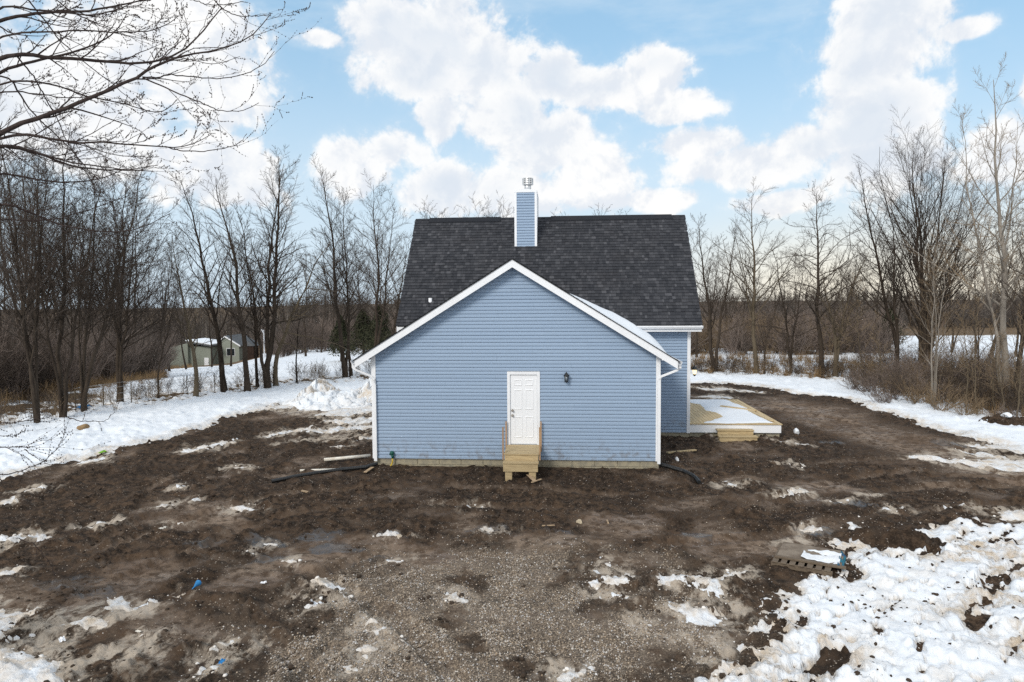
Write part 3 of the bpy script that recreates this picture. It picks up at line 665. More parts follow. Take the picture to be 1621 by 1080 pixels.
# downspouts
def spout(pts):
    return MB().tube(pts, 1.0, 4, True, sq=(0.045, 0.032))
gzR = rake_z(EX1) - .08; fy = H['gy'] - .075
xr = float(at(1042.6, 660, H['gy'])[0]); xl = float(at(594.8, 660, H['gy'])[0])
spout([(EX1 + .07, RY + .12, gzR), (EX1 + .07, RY + .12, gzR - .10), (EX1 + .02, RY + .13, gzR - .16), (SX1 + .02, fy - .01, gzR - .36), (xr, fy, gzR - .46), (xr, fy, gzR - .62), (xr, fy, .17)]).build('downspout', M['white'], house, bevel=.006)
spout([(EX0 - .07, RY + .12, gzR), (EX0 - .07, RY + .12, gzR - .10), (EX0 - .02, RY + .13, gzR - .16), (SX0 - .02, fy - .01, gzR - .36), (xl, fy, gzR - .46), (xl, fy, gzR - .62), (xl, fy, .17)]).build('downspout', M['white'], house, bevel=.006)
# roof planes and shingles
def roof_plane(mk, n_rows, rowlen, x_of, name_par, seed):
    """mk(s, t) -> point on the roof (s along the course, t up the slope, offset o)"""
sl = math.hypot(RDY - EY, RDZ - EZ); cs, sn = (RDY - EY) / sl, (RDZ - EZ) / sl
MB().prism([(EY + .02, EZ - .02), (RDY, RDZ - .02), (2 * RDY - EY, EZ - .02), (2 * RDY - EY, EZ - .17), (RDY, RDZ - .17), (EY + .02, EZ - .17)], 'x', RX0 + .03, RX1 - .03).build('roof_deck', M['black'], house)
for x_ in (RX0, RX1 - .028):
    MB().prism([(EY + .02, EZ - .01), (RDY, RDZ - .01), (2 * RDY - EY, EZ - .01), (2 * RDY - EY, EZ - .19), (RDY, RDZ - .19), (EY + .02, EZ - .19)], 'x', x_, x_ + .028).build('gable_rake_trim', M['white'], house)
V, Fc, tone = [], [], []
rg = np.random.RandomState(3); ROW = 0.143; nrow = int(sl / ROW) + 1
for r_ in range(nrow):
    t0 = r_ * ROW; t1 = min(t0 + ROW * 1.25, sl); x = RX0 - .03 - rg.rand() * .2
    while x < RX1 + .02:
        wd = rg.choice([.07, .09, .12, .14, .17]) ; a, b = max(x, RX0 - .025), min(x + wd - .003, RX1 + .025); x += wd
        if b - a < .02: continue
        th = rg.choice([.004, .009, .013]); ton = float(np.clip(rg.choice([.14, .20, .26, .33, .42, .55, .75], p=[.20, .2, .2, .16, .12, .08, .04]) + rg.normal(0, .03), 0, 1))
        n = len(V)
        for (xx, tt, oo) in ((a, t0, th + .022), (b, t0, th + .022), (b, t1, .005), (a, t1, .005), (a, t0, 0), (b, t0, 0)):
            V.append((xx, EY + cs * tt - sn * oo, EZ + sn * tt + cs * oo))
        for q in ((n, n + 1, n + 2, n + 3), (n + 4, n + 5, n + 1, n), (n + 1, n + 5, n + 2, n + 2), (n + 4, n, n + 3, n + 3)):
            Fc.append(q if q[2] != q[3] else q[:3]); tone.append(ton)
me = bpy.data.meshes.new('shingles'); me.from_pydata(V, [], Fc); me.update(); add_attr(me, 'tone', tone, 'FACE')
tag(link('shingles', me, M['shingle'], house), kind='stuff')
# ridge cap and the two raised ridge vents
me = MB().prism([(RDY - .14, RDZ - .155), (RDY, RDZ + .025), (RDY + .14, RDZ - .155), (RDY + .13, RDZ - .18), (RDY - .13, RDZ - .18)], 'x', RX0 - .01, RX1 + .01)
me = me.build('ridge_cap', M['shingle'], house)
for px0, px1 in ((680, 793), (872, 1063)):
    a, b = float(at(px0, 348, RDY)[0]), float(at(px1, 346, RDY)[0])
    MB().prism([(RDY - .17, RDZ - .15), (RDY - .17, RDZ - .12), (RDY, RDZ + .055), (RDY + .17, RDZ - .12), (RDY + .17, RDZ - .15)], 'x', a, b).build('ridge_vent', M['shingle'], house)
# shingles of the wing roof
V, Fc, tone = [], [], []
for s_ in (-1, 1):
    xe = (EX0 if s_ < 0 else EX1) + s_ * .05; L = abs(xe - AX); sl2 = L * math.hypot(1, HS); c2, s2 = 1 / math.hypot(1, HS), HS / math.hypot(1, HS)
    for r_ in range(int(sl2 / ROW) + 1):
        t0 = r_ * ROW; t1 = min(t0 + ROW * 1.2, sl2); y = RY - .03
        xmid = abs(xe) 
        while y < 25.9:
            wd = rg.choice([.14, .2, .28]); a, b = y, y + wd - .003; y += wd; th = rg.choice([.004, .009]); ton = float(rg.choice([.05, .15, .3, .8], p=[.35, .3, .2, .15])); n = len(V)
            for (yy, tt, oo) in ((a, t0, th + .012), (b, t0, th + .012), (b, t1, .005), (a, t1, .005)):
                xx = xe - s_ * (c2 * tt) + s_ * s2 * oo; zz = rake_z(xe) + .034 + s2 * tt + c2 * oo
                V.append((xx, yy, zz))
            if V[n][2] > EZ + 1.167 * (b - EY) + .0 or True:
                Fc.append((n, n + 1, n + 2, n + 3) if s_ > 0 else (n + 3, n + 2, n + 1, n)); tone.append(ton)
me = bpy.data.meshes.new('wing_shingles'); me.from_pydata(V, [], Fc); me.update(); add_attr(me, 'tone', tone, 'FACE')
tag(link('wing_shingles', me, M['shingle'], house), kind='stuff')
# chimney
CY = 25.90; cx0, cx1 = float(at(815.3, 388, CY)[0]), float(at(849.5, 388, CY)[0]); CZ0, CZ1 = 6.3, float(at(832, 303.5, CY)[2]); CD = 1.9
ch = link('chimney', MB().box(cx0 + .01, cx1 - .01, CY, CY + CD, CZ0 - .6, CZ1).mesh('chimney'), M['siding'], house)
z = 6.86
while z < CZ1 - .02:
    lap_board(cx0 + .062, cx1 - .062, CY, z, min(z + LAP, CZ1 - .005)).build('siding_board', M['siding'], ch); z += LAP
for a, b in ((cx0 - .015, cx0 + .07), (cx1 - .07, cx1 + .015)):
    MB().box(a, b, CY - .03, CY + .05, 6.83, CZ1 - .03).build('corner_trim', M['white'], ch)
MB().box(cx1 + .0, cx1 + .014, CY + .05, CY + CD, 6.4, CZ1 - .03).build('side_panel', M['white'], ch)
MB().box(cx0 - .02, cx1 + .02, CY - .036, CY + CD + .02, CZ1 - .03, CZ1 + .05).prism([(cx0 - .01, CZ1 + .05), (cx1 + .01, CZ1 + .05), ((cx0 + cx1) / 2, CZ1 + .10)], 'y', CY - .03, CY + CD).build('chimney_cap', M['white'], ch)
MB().box(cx0 - .04, cx1 + .04, CY - .05, CY - .0, 6.80, 6.84).build('flashing', M['white'], ch)
fx, fyc = float(at(835.5, 296, CY + .4)[0]), CY + .40; fz = CZ1 + .04
MB().tube([(fx, fyc, fz), (fx, fyc, fz + .34)], .125, 18).build('flue_pipe', M['metal'], ch, smooth=True)
MB().tube([(fx, fyc, fz), (fx, fyc, fz + .03), (fx, fyc, fz + .05)], [.2, .17, .13], 18).build('flue_collar', M['metal'], ch, smooth=True)
cap = MB()
for i in range(4): cap.tube([(fx, fyc, fz + .28 + i * .068), (fx, fyc, fz + .318 + i * .068)], [.205, .20], 20)
cap.tube([(fx, fyc, fz + .26), (fx, fyc, fz + .50)], .14, 16)
for i in range(10):
    t = 2 * math.pi * i / 10; px_, py_ = fx + .195 * math.cos(t), fyc + .195 * math.sin(t)
    cap.box(px_ - .014, px_ + .014, py_ - .014, py_ + .014, fz + .27, fz + .52)
cap.build('flue_cap', M['metal'], ch)
# plumbing vent
vx, vy = float(at(681, 488, 24.1)[0]), 24.15
MB().tube([(vx, vy, 4.5), (vx, vy, float(at(681, 472, vy)[2]))], .065, 14).build('vent_pipe', M['white'], house, smooth=True)
# door
dr = link('door', None, None, house); dr.empty_display_size = .1
dy = H['gy']
a0, a1, b0, b1 = DX0, DX1, DZ0 - .01, DZ1; fw = .085
MB().box(a0, a0 + fw, dy - .045, dy + .05, b0, b1).box(a1 - fw, a1, dy - .045, dy + .05, b0, b1).box(a0 + fw, a1 - fw, dy - .045, dy + .05, b1 - fw, b1).build('door_frame', M['white'], dr, bevel=.006)
MB().box(a0 + fw, a1 - fw, dy - .04, dy + .05, b0, b0 + .025).build('threshold', M['metal'], dr)
MB().box(a0 + fw, a1 - fw, dy + .006, dy + .02, b0 + .024, b0 + .036).build('door_sweep', M['black'], dr)
s0, s1, t0, t1 = a0 + fw + .004, a1 - fw - .004, b0 + .036, b1 - fw - .004
slab = MB(); slab.box(s0, s1, dy - .008, dy + .03, t0, t1)
slab = slab.build('door_leaf', M['door'], dr, bevel=.003)
wS = s1 - s0; hS = t1 - t0
for cx_ in (0.135, 0.555):
    for (za, zb_) in ((.845, .935), (.50, .79), (.09, .40)):
        x0_, x1_ = s0 + wS * cx_ + .0, s0 + wS * (cx_ + .31); z0_, z1_ = t0 + hS * za, t0 + hS * zb_
        mb = MB(); mb.box(x0_, x1_, dy - .010, dy - .006, z0_, z1_)
        n = len(mb.v); i1, i2 = .022, .045
        for ins, yy in ((0, dy - .0105), (.012, dy - .018), (i1, dy - .018), (i2, dy - .009)):
            mb.v += [(x0_ + ins, yy, z0_ + ins), (x1_ - ins, yy, z0_ + ins), (x1_ - ins, yy, z1_ - ins), (x0_ + ins, yy, z1_ - ins)]
        for l_ in range(3):
            for j in range(4): mb.f.append((n + l_ * 4 + j, n + l_ * 4 + (j + 1) % 4, n + l_ * 4 + 4 + (j + 1) % 4, n + l_ * 4 + 4 + j))
        mb.f.append((n + 12, n + 13, n + 14, n + 15))
        mb.build('door_panel', M['door'], dr)
for py_, r_ in ((649.5, .032), (657.5, .03)):
    kz = float(at(809.8, py_, dy)[2]); kx = s0 + .06
    MB().tube([(kx, dy - .008, kz), (kx, dy - .02, kz), (kx, dy - .022, kz), (kx, dy - .05, kz), (kx, dy - .06, kz), (kx, dy - .085, kz), (kx, dy - .09, kz)], [.035, .035, .013, .013, r_, r_, .015], 16).build('door_knob', M['nickel'], dr, smooth=True)
# lanterns
def lantern(x, y, z, name_mat_glass, parent, facing=-1):
    root = link('wall_lantern', None, None, parent); root.empty_display_size = .1
    yy = y - .13
    MB().box(x - .075, x + .075, y - .028, y, z - .14, z + .15).build('siding_mount', M['siding'], root, bevel=.01)
    MB().tube([(x, y - .028, z - .02), (x, y - .045, z - .02)], [.05, .045], 14).tube([(x, y - .04, z + .01), (x, y - .09, z + .10), (x, yy, z + .14)], .010, 8).build('bracket', M['black'], root)
    MB().tube([(x, yy, z + .17), (x, yy, z + .145), (x, yy, z + .12), (x, yy, z + .05), (x, yy, z + .04)], [.006, .012, .035, .085, .08], 6).build('lantern_roof', M['black'], root)
    cg = MB()
    for i in range(6):
        t = math.pi * i / 3; cg.tube([(x + .062 * math.cos(t), yy + .062 * math.sin(t), z + .045), (x + .045 * math.cos(t), yy + .045 * math.sin(t), z - .11)], .006, 4)
    cg.tube([(x, yy, z - .105), (x, yy, z - .125), (x, yy, z - .15)], [.055, .05, .012], 10); cg.build('cage', M['black'], root)
    MB().tube([(x, yy, z + .04), (x, yy, z - .10)], [.055, .04], 12).build('lantern_glass', name_mat_glass, root, smooth=True)
M['grey_glass'] = simple('seeded_glass', (0.20, 0.24, 0.28), 0.15, 0.3, 10.0, spec=0.6)
mg, tg, bgl = material('lit_glass'); bgl.inputs['Base Color'].default_value = (.8, .7, .5, 1); bgl.inputs['Emission Color'].default_value = (1, .78, .42, 1); bgl.inputs['Emission Strength'].default_value = 0.9
M['lit_glass'] = mg
lp = at(896.5, 597, H['gy'])
lantern(float(lp[0]), H['gy'] - .015, float(lp[2]), M['grey_glass'], house)
# a second, lit one on the end wall beside the porch
root = link('wall_lantern', None, None, house); lq = at(1099.5, 588, 25.9); lx, ly = MX1 + .02, 24.2; lz = float(at(1099.5, 588, 24.2)[2])
tag(root, 'glowing black wall lantern on the porch side')
MB().box(MX1 + .002, MX1 + .03, ly - .07, ly + .07, lz - .1, lz + .16).build('siding_mount', M['white'], root)
gx_ = float(at(1099.5, 588, 24.2)[0])
MB().tube([(MX1 + .03, ly, lz + .02), (MX1 + .1, ly, lz + .14), (gx_, ly, lz + .17)], .011, 8).build('bracket', M['black'], root)
MB().tube([(gx_, ly, lz + .24), (gx_, ly, lz + .19), (gx_, ly, lz + .16), (gx_, ly, lz + .06)], [.008, .02, .045, .115], 6).build('lantern_roof', M['black'], root)
MB().tube([(gx_, ly, lz + .055), (gx_, ly, lz - .10)], [.075, .05], 12).build('lantern_glass', M['lit_glass'], root)
MB().tube([(gx_, ly, lz - .10), (gx_, ly, lz - .13), (gx_, ly, lz - .17)], [.06, .055, .012], 10).build('lantern_foot', M['black'], root)
# gas stub
gxp = float(at(621.5, 718, dy)[0]); gzt = float(at(621.5, 719, dy)[2])
g1 = MB().tube([(gxp, dy - .03, gzt + .06), (gxp, dy - .05, gzt + .055), (gxp, dy - .11, gzt + .02), (gxp, dy - .12, gzt - .0)], [.04, .065, .07, .03], 14)
g1.tube([(gxp, dy - .08, gzt + .03), (gxp + .02, dy - .09, gzt - .05), (gxp + .02, dy - .09, gzt - .10)], [.05, .035, .03], 12).tube([(gxp - .05, dy - .1, gzt + .035), (gxp + .05, dy - .1, gzt + .045)], .022, 8)
g1.build('pipe_fitting', M['green_plastic'], house, smooth=True)
yp = MB().tube([(gxp + .01, dy - .07, gzt - .10), (gxp + .01, dy - .07, SILL - .12), (gxp - .02, dy - .075, SILL - .17), (gxp - .08, dy - .08, SILL - .30)], .021, 10)
yp.build('yellow_pipe', M['yellow_pipe'], house, smooth=True)

# snow left on the wing roof
rs = np.random.RandomState(5); nx, ny = 44, 26
ct = [at(905, 462, 21.6), at(1017, 520, 21.6)]
xa, xb = float(ct[0][0]) - .3, EX1 + .02
XX, YY = np.meshgrid(np.linspace(xa, xb, nx), np.linspace(20.4, 23.6, ny), indexing='ij')
ff = (XX - xa) / (xb - xa); gg = (YY - 20.4) / 3.2
prof = .85 * np.interp(ff, [0, .12, .3, .5, .7, .85, .96, 1], [0, .10, .22, .33, .40, .36, .2, 0.02])
zz = rake_z(0) * 0 + (AZ - np.abs(XX - AX) * HS) + .045 + prof * sstep(gg, 0, .45) * (1 - .7 * sstep(gg, .85, 1.0)) * (1 + .18 * fbm(XX, YY, 1.5, 3, 7)) - .03 * (1 - sstep(gg, 0, .1))
i, j = np.meshgrid(np.arange(nx - 1), np.arange(ny - 1), indexing='ij')
q = np.stack([i * ny + j, (i + 1) * ny + j, (i + 1) * ny + j + 1, i * ny + j + 1], -1).reshape(-1, 4)
me = mesh_np('roof_snow', np.stack([XX.ravel(), YY.ravel(), zz.ravel()], -1), q); add_attr(me, 'dirty', np.zeros(nx * ny))
tag(link('roof_snow', me, M['snow']), 'smooth white snow drift resting on the right slope of the front wing roof', 'snow')

# ------------------------------------------------------------------ entry steps
EXs0, EXs1 = float(at(797.5, 722, 18.25)[0]), float(at(853.0, 722, 18.25)[0]); LZ = 0.685; fyS = 18.25
steps = empty('entry_steps', ((EXs0 + EXs1) / 2, 18.8, .05), 'small unfinished timber stoop and step below the white door', 'steps')
nb = 8; bw = (19.44 - fyS) / nb
for i in range(nb): MB().box(EXs0, EXs1, fyS + i * bw, fyS + (i + 1) * bw - .008, LZ - .035, LZ + rnd.uniform(-.002, .002)).build('landing_board', M['wood_x'], steps, bevel=.004)
MB().box(EXs0 + .02, EXs1 - .02, fyS + .02, fyS + .055, LZ - .24, LZ - .038).build('riser_board', M['wood_x'], steps, bevel=.004)
for x_ in (EXs0 + .02, EXs1 - .058): MB().box(x_, x_ + .038, fyS + .058, 19.44, LZ - .22, LZ - .038).build('side_joist', M['wood_y'], steps)
t2 = LZ - .185; f2 = fyS - .25
MB().box(EXs0 - .01, EXs1 - .0, f2, f2 + .13, t2 - .035, t2).build('tread_board', M['wood_x'], steps, bevel=.004)
MB().box(EXs0 - .01, EXs1 - .0, f2 + .137, fyS + .012, t2 - .035, t2).build('tread_board', M['wood_x'], steps, bevel=.004)
MB().box(EXs0 + .0, EXs1 - .02, f2 + .02, f2 + .058, t2 - .25, t2 - .038).build('riser_board', M['wood_x'], steps, bevel=.004)
for x_, z_ in ((EXs0 + .05, -.1), (EXs1 - .26, -.1)): MB().box(x_, x_ + .185, f2 + .06, f2 + .15, z_, t2 - .04).build('leg', M['wood_z'] if 0 else M['wood_x'], steps, bevel=.004)
for x_, yb, zb_, zt_ in ((EXs0 - .045, fyS + .06, .50, 1.40), (EXs0 - .045, 19.36, .50, 1.37), (EXs1 + .005, fyS + .06, .50, 1.40), (EXs1 + .005, 19.36, .50, 1.37)):
    MB().box(x_, x_ + .038, yb, yb + .038, zb_, zt_).build('picket', M['wood_z'], steps)
for x_ in (EXs0 + .05, EXs1 - .26): MB().box(x_, x_ + .14, 19.2, 19.3, -.1, LZ - .05).build('leg', M['wood_x'], steps)

# ------------------------------------------------------------------ porch deck
DKX0, DKX1, DKY0, DKY1, DKZ = MX1 + .02, 7.47, 23.80, 29.70, 0.557
deck = empty('porch_deck', ((DKX0 + DKX1) / 2, 26.7, .1), 'low timber porch deck with white fascia on the right side of the house', 'deck')
blocks(DKX0, DKX1 - .03, DKY0 + .09, .25, deck, n=1)
MB().box(DKX0, DKX1, DKY0 - .0, DKY0 + .03, .245, DKZ - .03).box(DKX1 - .03, DKX1, DKY0 + .03, DKY1, .245, DKZ - .03).build('fascia', M['white'], deck, bevel=.004)
nb = 22; bw = (DKX1 + .02 - .15 - DKX0) / nb
for i in range(nb): MB().box(DKX0 + i * bw, DKX0 + (i + 1) * bw - .012, DKY0 + .12, DKY1, DKZ - .03, DKZ + rnd.uniform(-.0015, .0015)).build('deck_board', M['wood_y'], deck)
MB().box(DKX1 - .12, DKX1 + .03, DKY0 - .03, DKY1, DKZ - .03, DKZ + .003).build('deck_board', M['wood_y'], deck)
MB().box(DKX0, DKX1 - .126, DKY0 - .03, DKY0 + .113, DKZ - .03, DKZ + .002).build('deck_board', M['wood_x'], deck)
sx0, sx1 = float(at(1135.5, 682, 23.5)[0]), float(at(1194, 682, 23.5)[0])
st_ = empty('deck_steps', ((sx0 + sx1) / 2, 23.5, .05), 'two short treated timber steps against the white deck fascia', 'steps')
z1_, z2_ = float(at(1165, 681, 23.5)[2]), float(at(1165, 692, 23.15)[2])
for a, b, c_, d, e_, f_ in ((sx0, sx1, 23.5, 23.635, z1_ - .035, z1_), (sx0, sx1, 23.642, 23.78, z1_ - .035, z1_), (sx0 + .0, sx1 + .06, 23.2, 23.335, z2_ - .035, z2_), (sx0 + .0, sx1 + .06, 23.342, 23.50, z2_ - .035, z2_)):
    MB().box(a, b, c_, d, e_, f_).build('tread_board', M['wood_x'], st_, bevel=.004)
MB().box(sx0 + .02, sx1 - .02, 23.53, 23.56, z2_, z1_ - .037).build('riser_board', M['wood_x'], st_)
MB().box(sx0 + .03, sx1 + .03, 23.23, 23.26, .0, z2_ - .037).build('riser_board', M['wood_x'], st_)
for x_ in (sx0 + .02, sx1 - .06): MB().box(x_, x_ + .038, 23.27, 23.5, -.05, z2_ - .04).build('stringer', M['wood_y'], st_)
# snow on the deck
SN = [(1091, 636), (1091, 632.6), (1150, 632.6), (1162, 638), (1176, 644), (1190, 650), (1210, 662), (1224, 669.5), (1150, 670.5), (1112, 670), (1120, 667), (1134, 664), (1143, 661), (1142, 658), (1134, 653), (1118, 650), (1114, 646), (1108, 640), (1094, 638)]
pol = [tuple(gp(a, b, DKZ)) for a, b in SN]
xs_, ys_ = np.linspace(DKX0, DKX1, 90), np.linspace(DKY0, DKY1, 130); XX, YY = np.meshgrid(xs_, ys_, indexing='ij')
s_ = sdist(XX, YY, pol) + .12 * fbm(XX, YY, 2.0, 4, 13)
t_ = np.clip(s_ * .18, -.02, .035) + .008 * fbm(XX, YY, 3, 3, 15)
i, j = np.meshgrid(np.arange(89), np.arange(129), indexing='ij')
q = np.stack([i * 130 + j, (i + 1) * 130 + j, (i + 1) * 130 + j + 1, i * 130 + j + 1], -1).reshape(-1, 4)
ok = (t_.ravel()[q] > 0).any(1); q = q[ok]; used = np.unique(q); rm = np.full(XX.size, -1); rm[used] = np.arange(len(used))
me = mesh_np('deck_snow', np.stack([XX.ravel(), YY.ravel(), DKZ + t_.ravel()], -1)[used], rm[q]); add_attr(me, 'dirty', np.full(len(used), .05))
tag(link('deck_snow', me, M['snow']), 'thin patch of snow lying on the porch deck boards', 'snow')
def plank(name, p, q_, wd, th, mat, label, cat='plank', group=None, z0=0.0):
    p = np.array(p, float); q_ = np.array(q_, float); d = q_ - p; L = np.linalg.norm(d); d /= L; n_ = np.array([-d[1], d[0], 0]); n_ /= np.linalg.norm(n_)
    u = np.cross(d, n_)
    if u[2] < 0: u = -u
    mb = MB(); c8 = []
    for t in (0, L):
        for s1_, s2_ in ((-1, 0), (1, 0), (1, 1), (-1, 1)):
            c8.append(tuple(p + d * t + n_ * s1_ * wd / 2 + u * s2_ * th))
    mb.v = c8; mb.f = [(0, 1, 2, 3), (7, 6, 5, 4), (0, 4, 5, 1), (1, 5, 6, 2), (2, 6, 7, 3), (3, 7, 4, 0)]
    return tag(mb.build(name, mat, None, bevel=.003, origin=tuple(p)), label, cat, group)
a, b = gp(1141, 645, DKZ), gp(1197, 651.5, DKZ)
plank('loose_plank', (*a, DKZ + .036), (*b, DKZ + .012), .14, .045, M['wood_y'], 'loose plank lying slantwise across the snowy deck', 'plank')
a, b = gp(1187, 652, DKZ), gp(1222, 668, DKZ)
plank('loose_plank', (*a, DKZ + .02), (*b, DKZ + .02), .14, .045, M['wood_y'], 'loose plank lying along the right edge of the deck', 'plank')

# ------------------------------------------------------------------ things on the ground near the house
def gpt(px, py, dz=0.0, z=0.05):
    x, y = gp(px, py, z); return np.array([x, y, gz(x, y) + dz])
def corrugated(pts, r_, label):
    P_ = [np.array(p) for p in pts]; dense = []
    for a, b in zip(P_[:-1], P_[1:]):
        n = max(2, int(np.linalg.norm(b - a) / .022))
        dense += [a + (b - a) * i / n for i in range(n)]
    dense.append(P_[-1]); rr = [r_ * (1.0 if (i % 2) else 0.9) for i in range(len(dense))]
    return tag(MB().tube(dense, rr, 12).build('drain_pipe', M['black'], None, smooth=False, origin=tuple(dense[-1])), label, 'drain pipe')
corrugated([gpt(597, 738, .10), gpt(580, 741.5, .06), gpt(545, 744, .05), gpt(510, 748, .05), gpt(470, 754, .05), gpt(430, 760, .05)], .055, 'long black corrugated drain pipe on mud at the left downspout')
corrugated([gpt(1043, 738.5, .09), gpt(1060, 742, .06), gpt(1082, 746, .06), (gpt(1096, 751, .06)), gpt(1102, 757, .06), gpt(1107, 764, .06)], .058, 'short curved black corrugated pipe on mud at the right downspout')
def pvc(p, q_, r_, label):
    p, q_ = np.array(p), np.array(q_)
    tag(MB().tube([p, q_], r_, 14).build('plastic_pipe', M['pvc'], None, smooth=True, origin=tuple(p)), label, 'pipe', 'white plastic pipes on the mud')
a = gpt(513, 729.5, .07); b = gpt(587, 726, .08); pvc(a, b, .05, 'thicker white plastic pipe lying behind the black drain pipe')
a = gpt(475, 746.5, .04); b = gpt(531, 745.5, .05); pvc(a, b, .03, 'thin white plastic pipe lying beside the black drain pipe')
a = gpt(1056, 720, .05); b = gpt(1101, 713, .10); plank('scrap_board', a, b, .11, .04, M['wood_x'], 'pale board lying on dark soil right of the front wing', 'board')
for i, (x0_, y0_, x1_, y1_, wd, lab) in enumerate([(836, 757, 847, 764, .10, 'broken wood scrap leaning at the right leg of the stoop'), (842, 766, 857, 760, .06, 'narrow wood splinter lying on mud beside the stoop'),
        (578, 747, 590, 741, .10, 'short board end beside the left downspout'), (477, 778, 492, 778, .10, 'flat wood chip on mud below the long drain pipe'),
        (961, 824, 963, 836, .03, 'thin pale stick standing up in the mud'), (858, 836, 878, 834, .03, 'brown stick lying on the wet mud')]):
    a, b = gpt(x0_, y0_, .03), gpt(x1_, y1_, .05 if i != 4 else .12)
    plank('wood_scrap', a, b, wd, .02, M['chip'], lab, 'wood scrap')
def lump(name, px, py, r_, mat, label, cat, seed=1, flat=.6, group=None, pos=None):
    import bmesh
    p = gpt(px, py, r_ * flat * .55) if pos is None else np.array(pos)
    bm = bmesh.new(); bmesh.ops.create_icosphere(bm, subdivisions=3, radius=1.0); rr = random.Random(seed)
    ks = [(Vector((rr.uniform(-1, 1), rr.uniform(-1, 1), rr.uniform(-1, 1))).normalized(), rr.uniform(.45, .8)) for _ in range(9)]
    for v in bm.verts:
        d = v.co.normalized(); s_ = 1.0
        for kd, kk in ks: s_ = min(s_, kk / max(d.dot(kd), .01)) if d.dot(kd) > kk else s_
        v.co = Vector((d.x * s_ * r_, d.y * s_ * r_ * .8, d.z * s_ * r_ * flat))
    me = bpy.data.meshes.new(name); bm.to_mesh(me); bm.free()
    if mat is M['snow']: add_attr(me, 'dirty', np.full(len(me.vertices), .15))
    o = link(name, me, mat, None, tuple(p)); o.rotation_euler = (0, 0, rr.uniform(0, 6))
    return tag(o, label, cat, group)
lump('rock', 917, 825, .09, M['stone_one'], 'single pale rock lying alone on wet mud before the stoop', 'rock', 3)
lump('rock', 1072, 727, .09, M['snow'], 'round white lump beside the pale board', 'snow lump', 4, .9)
lump('snow_chunk', 1261, 686, .16, M['snow'], 'round white snow chunk on mud just right of the deck', 'snow chunk', 5, .9)
lump('soil_heap', 131, 679.5, .30, M['drygrass'], 'small tan soil heap poking out of the left snow', 'soil heap', 6, .5)
# plastic litter
def litter(px, py, size, mat, label, cat, seed):
    rr = random.Random(seed); p = gpt(px, py, .02); mb = MB(); n = 6
    g_ = [[(size * (i / n - .5) * (1 + .2 * rr.random()), size * .6 * (j / n - .5), .02 + .28 * size * rr.random()) for j in range(n + 1)] for i in range(n + 1)]
    mb.v = [c_ for row in g_ for c_ in row]; mb.f = [(i * (n + 1) + j, (i + 1) * (n + 1) + j, (i + 1) * (n + 1) + j + 1, i * (n + 1) + j + 1) for i in range(n) for j in range(n)]
    o = link('plastic_scrap', mb.mesh('scrap'), mat, None, tuple(p)); o.rotation_euler = (0, 0, rr.uniform(0, 3))
    sol = o.modifiers.new('thick', 'SOLIDIFY'); sol.thickness = .004
    return tag(o, label, cat)
litter(351, 1045, .10, M['blue_cloth'], 'crumpled blue plastic scrap near the bottom edge of the mud', 'litter', 1)
litter(133, 649, .5, M['blue_cloth'], 'blue plastic litter at the hedgerow edge on the left snow', 'litter', 2)
litter(163, 716, .22, M['lime'], 'lime green plastic bit on the edge of the left snow', 'litter', 3)
litter(98, 1011, .12, M['white'], 'white plastic scrap on mud near the lower left snow', 'litter', 4)
litter(417, 922, .09, M['white'], 'tiny white scrap on mud right of the blue cone', 'litter', 5)
litter(258, 839, .14, M['pvc'], 'crumpled cream plastic bag on dark mud', 'litter', 6)
litter(219, 1001, .07, M['pvc'], 'small pale crumpled scrap on dark mud at lower left', 'litter', 7)
a, b = gpt(304, 934, .02), gpt(314, 926, .09)
tag(MB().tube([a, a + (b - a) * .35, b, b + (b - a) * .05], [.006, .012, .05, .052], 14).build('plastic_cone', M['blue_cloth'], None, smooth=True, origin=tuple(a)), 'small bright blue plastic cone lying on its side in mud', 'cone')

# pallet with a sheet of plywood
pal = empty('pallet', (0, 0, 0), 'weathered wooden pallet sunk in mud at the edge of the churned snow', 'pallet')
c0, c1, c2_ = gp(1222, 893), gp(1290, 905), gp(1330, 868)
o_ = np.array([c0[0], c0[1]]); ex = np.array(c1) - o_; L1 = np.linalg.norm(ex); ex /= L1; ey = np.array([-ex[1], ex[0]]); zp = gz(*((o_ + ex * .5 + ey * .6))) - .03
def pbox(par, name, u0, u1, v0, v1, z0, z1, mat):
    mb = MB(); cs_ = []
    for z_ in (z0, z1):
        for u_, v_ in ((u0, v0), (u1, v0), (u1, v1), (u0, v1)):
            p = o_ + ex * u_ + ey * v_; cs_.append((p[0], p[1], zp + z_))
    mb.v = cs_; mb.f = [(0, 3, 2, 1), (4, 5, 6, 7), (0, 1, 5, 4), (1, 2, 6, 5), (2, 3, 7, 6), (3, 0, 4, 7)]
    return mb.build(name, mat, par, bevel=.004)
for v_ in (0.0, .45, .9): pbox(pal, 'stringer', -.02, 1.0, v_, v_ + .04, .0, .09, M['old_wood'])
for i in range(7): pbox(pal, 'slat', i * .145, i * .145 + .10, -.03, .98, .09, .108, M['old_wood'])
for i in range(3): pbox(pal, 'slat', i * .43, i * .43 + .10, -.03, .98, -.02, -.002, M['old_wood'])
ply = empty('plywood_sheet', (0, 0, 0), 'grey plywood sheet with snow lying on the pallet', 'plywood')
pbox(ply, 'sheet', .04, 1.12, .25, 1.08, .112, .130, M['ply']); pbox(ply, 'edge_board', .02, 1.2, .16, .24, .112, .15, M['old_wood'])
XX, YY = np.meshgrid(np.linspace(.45, 1.08, 30), np.linspace(.28, .85, 24), indexing='ij'); t_ = np.clip(.02 + .09 * fbm(XX, YY, 2.5, 4, 3) , -.012, .05)
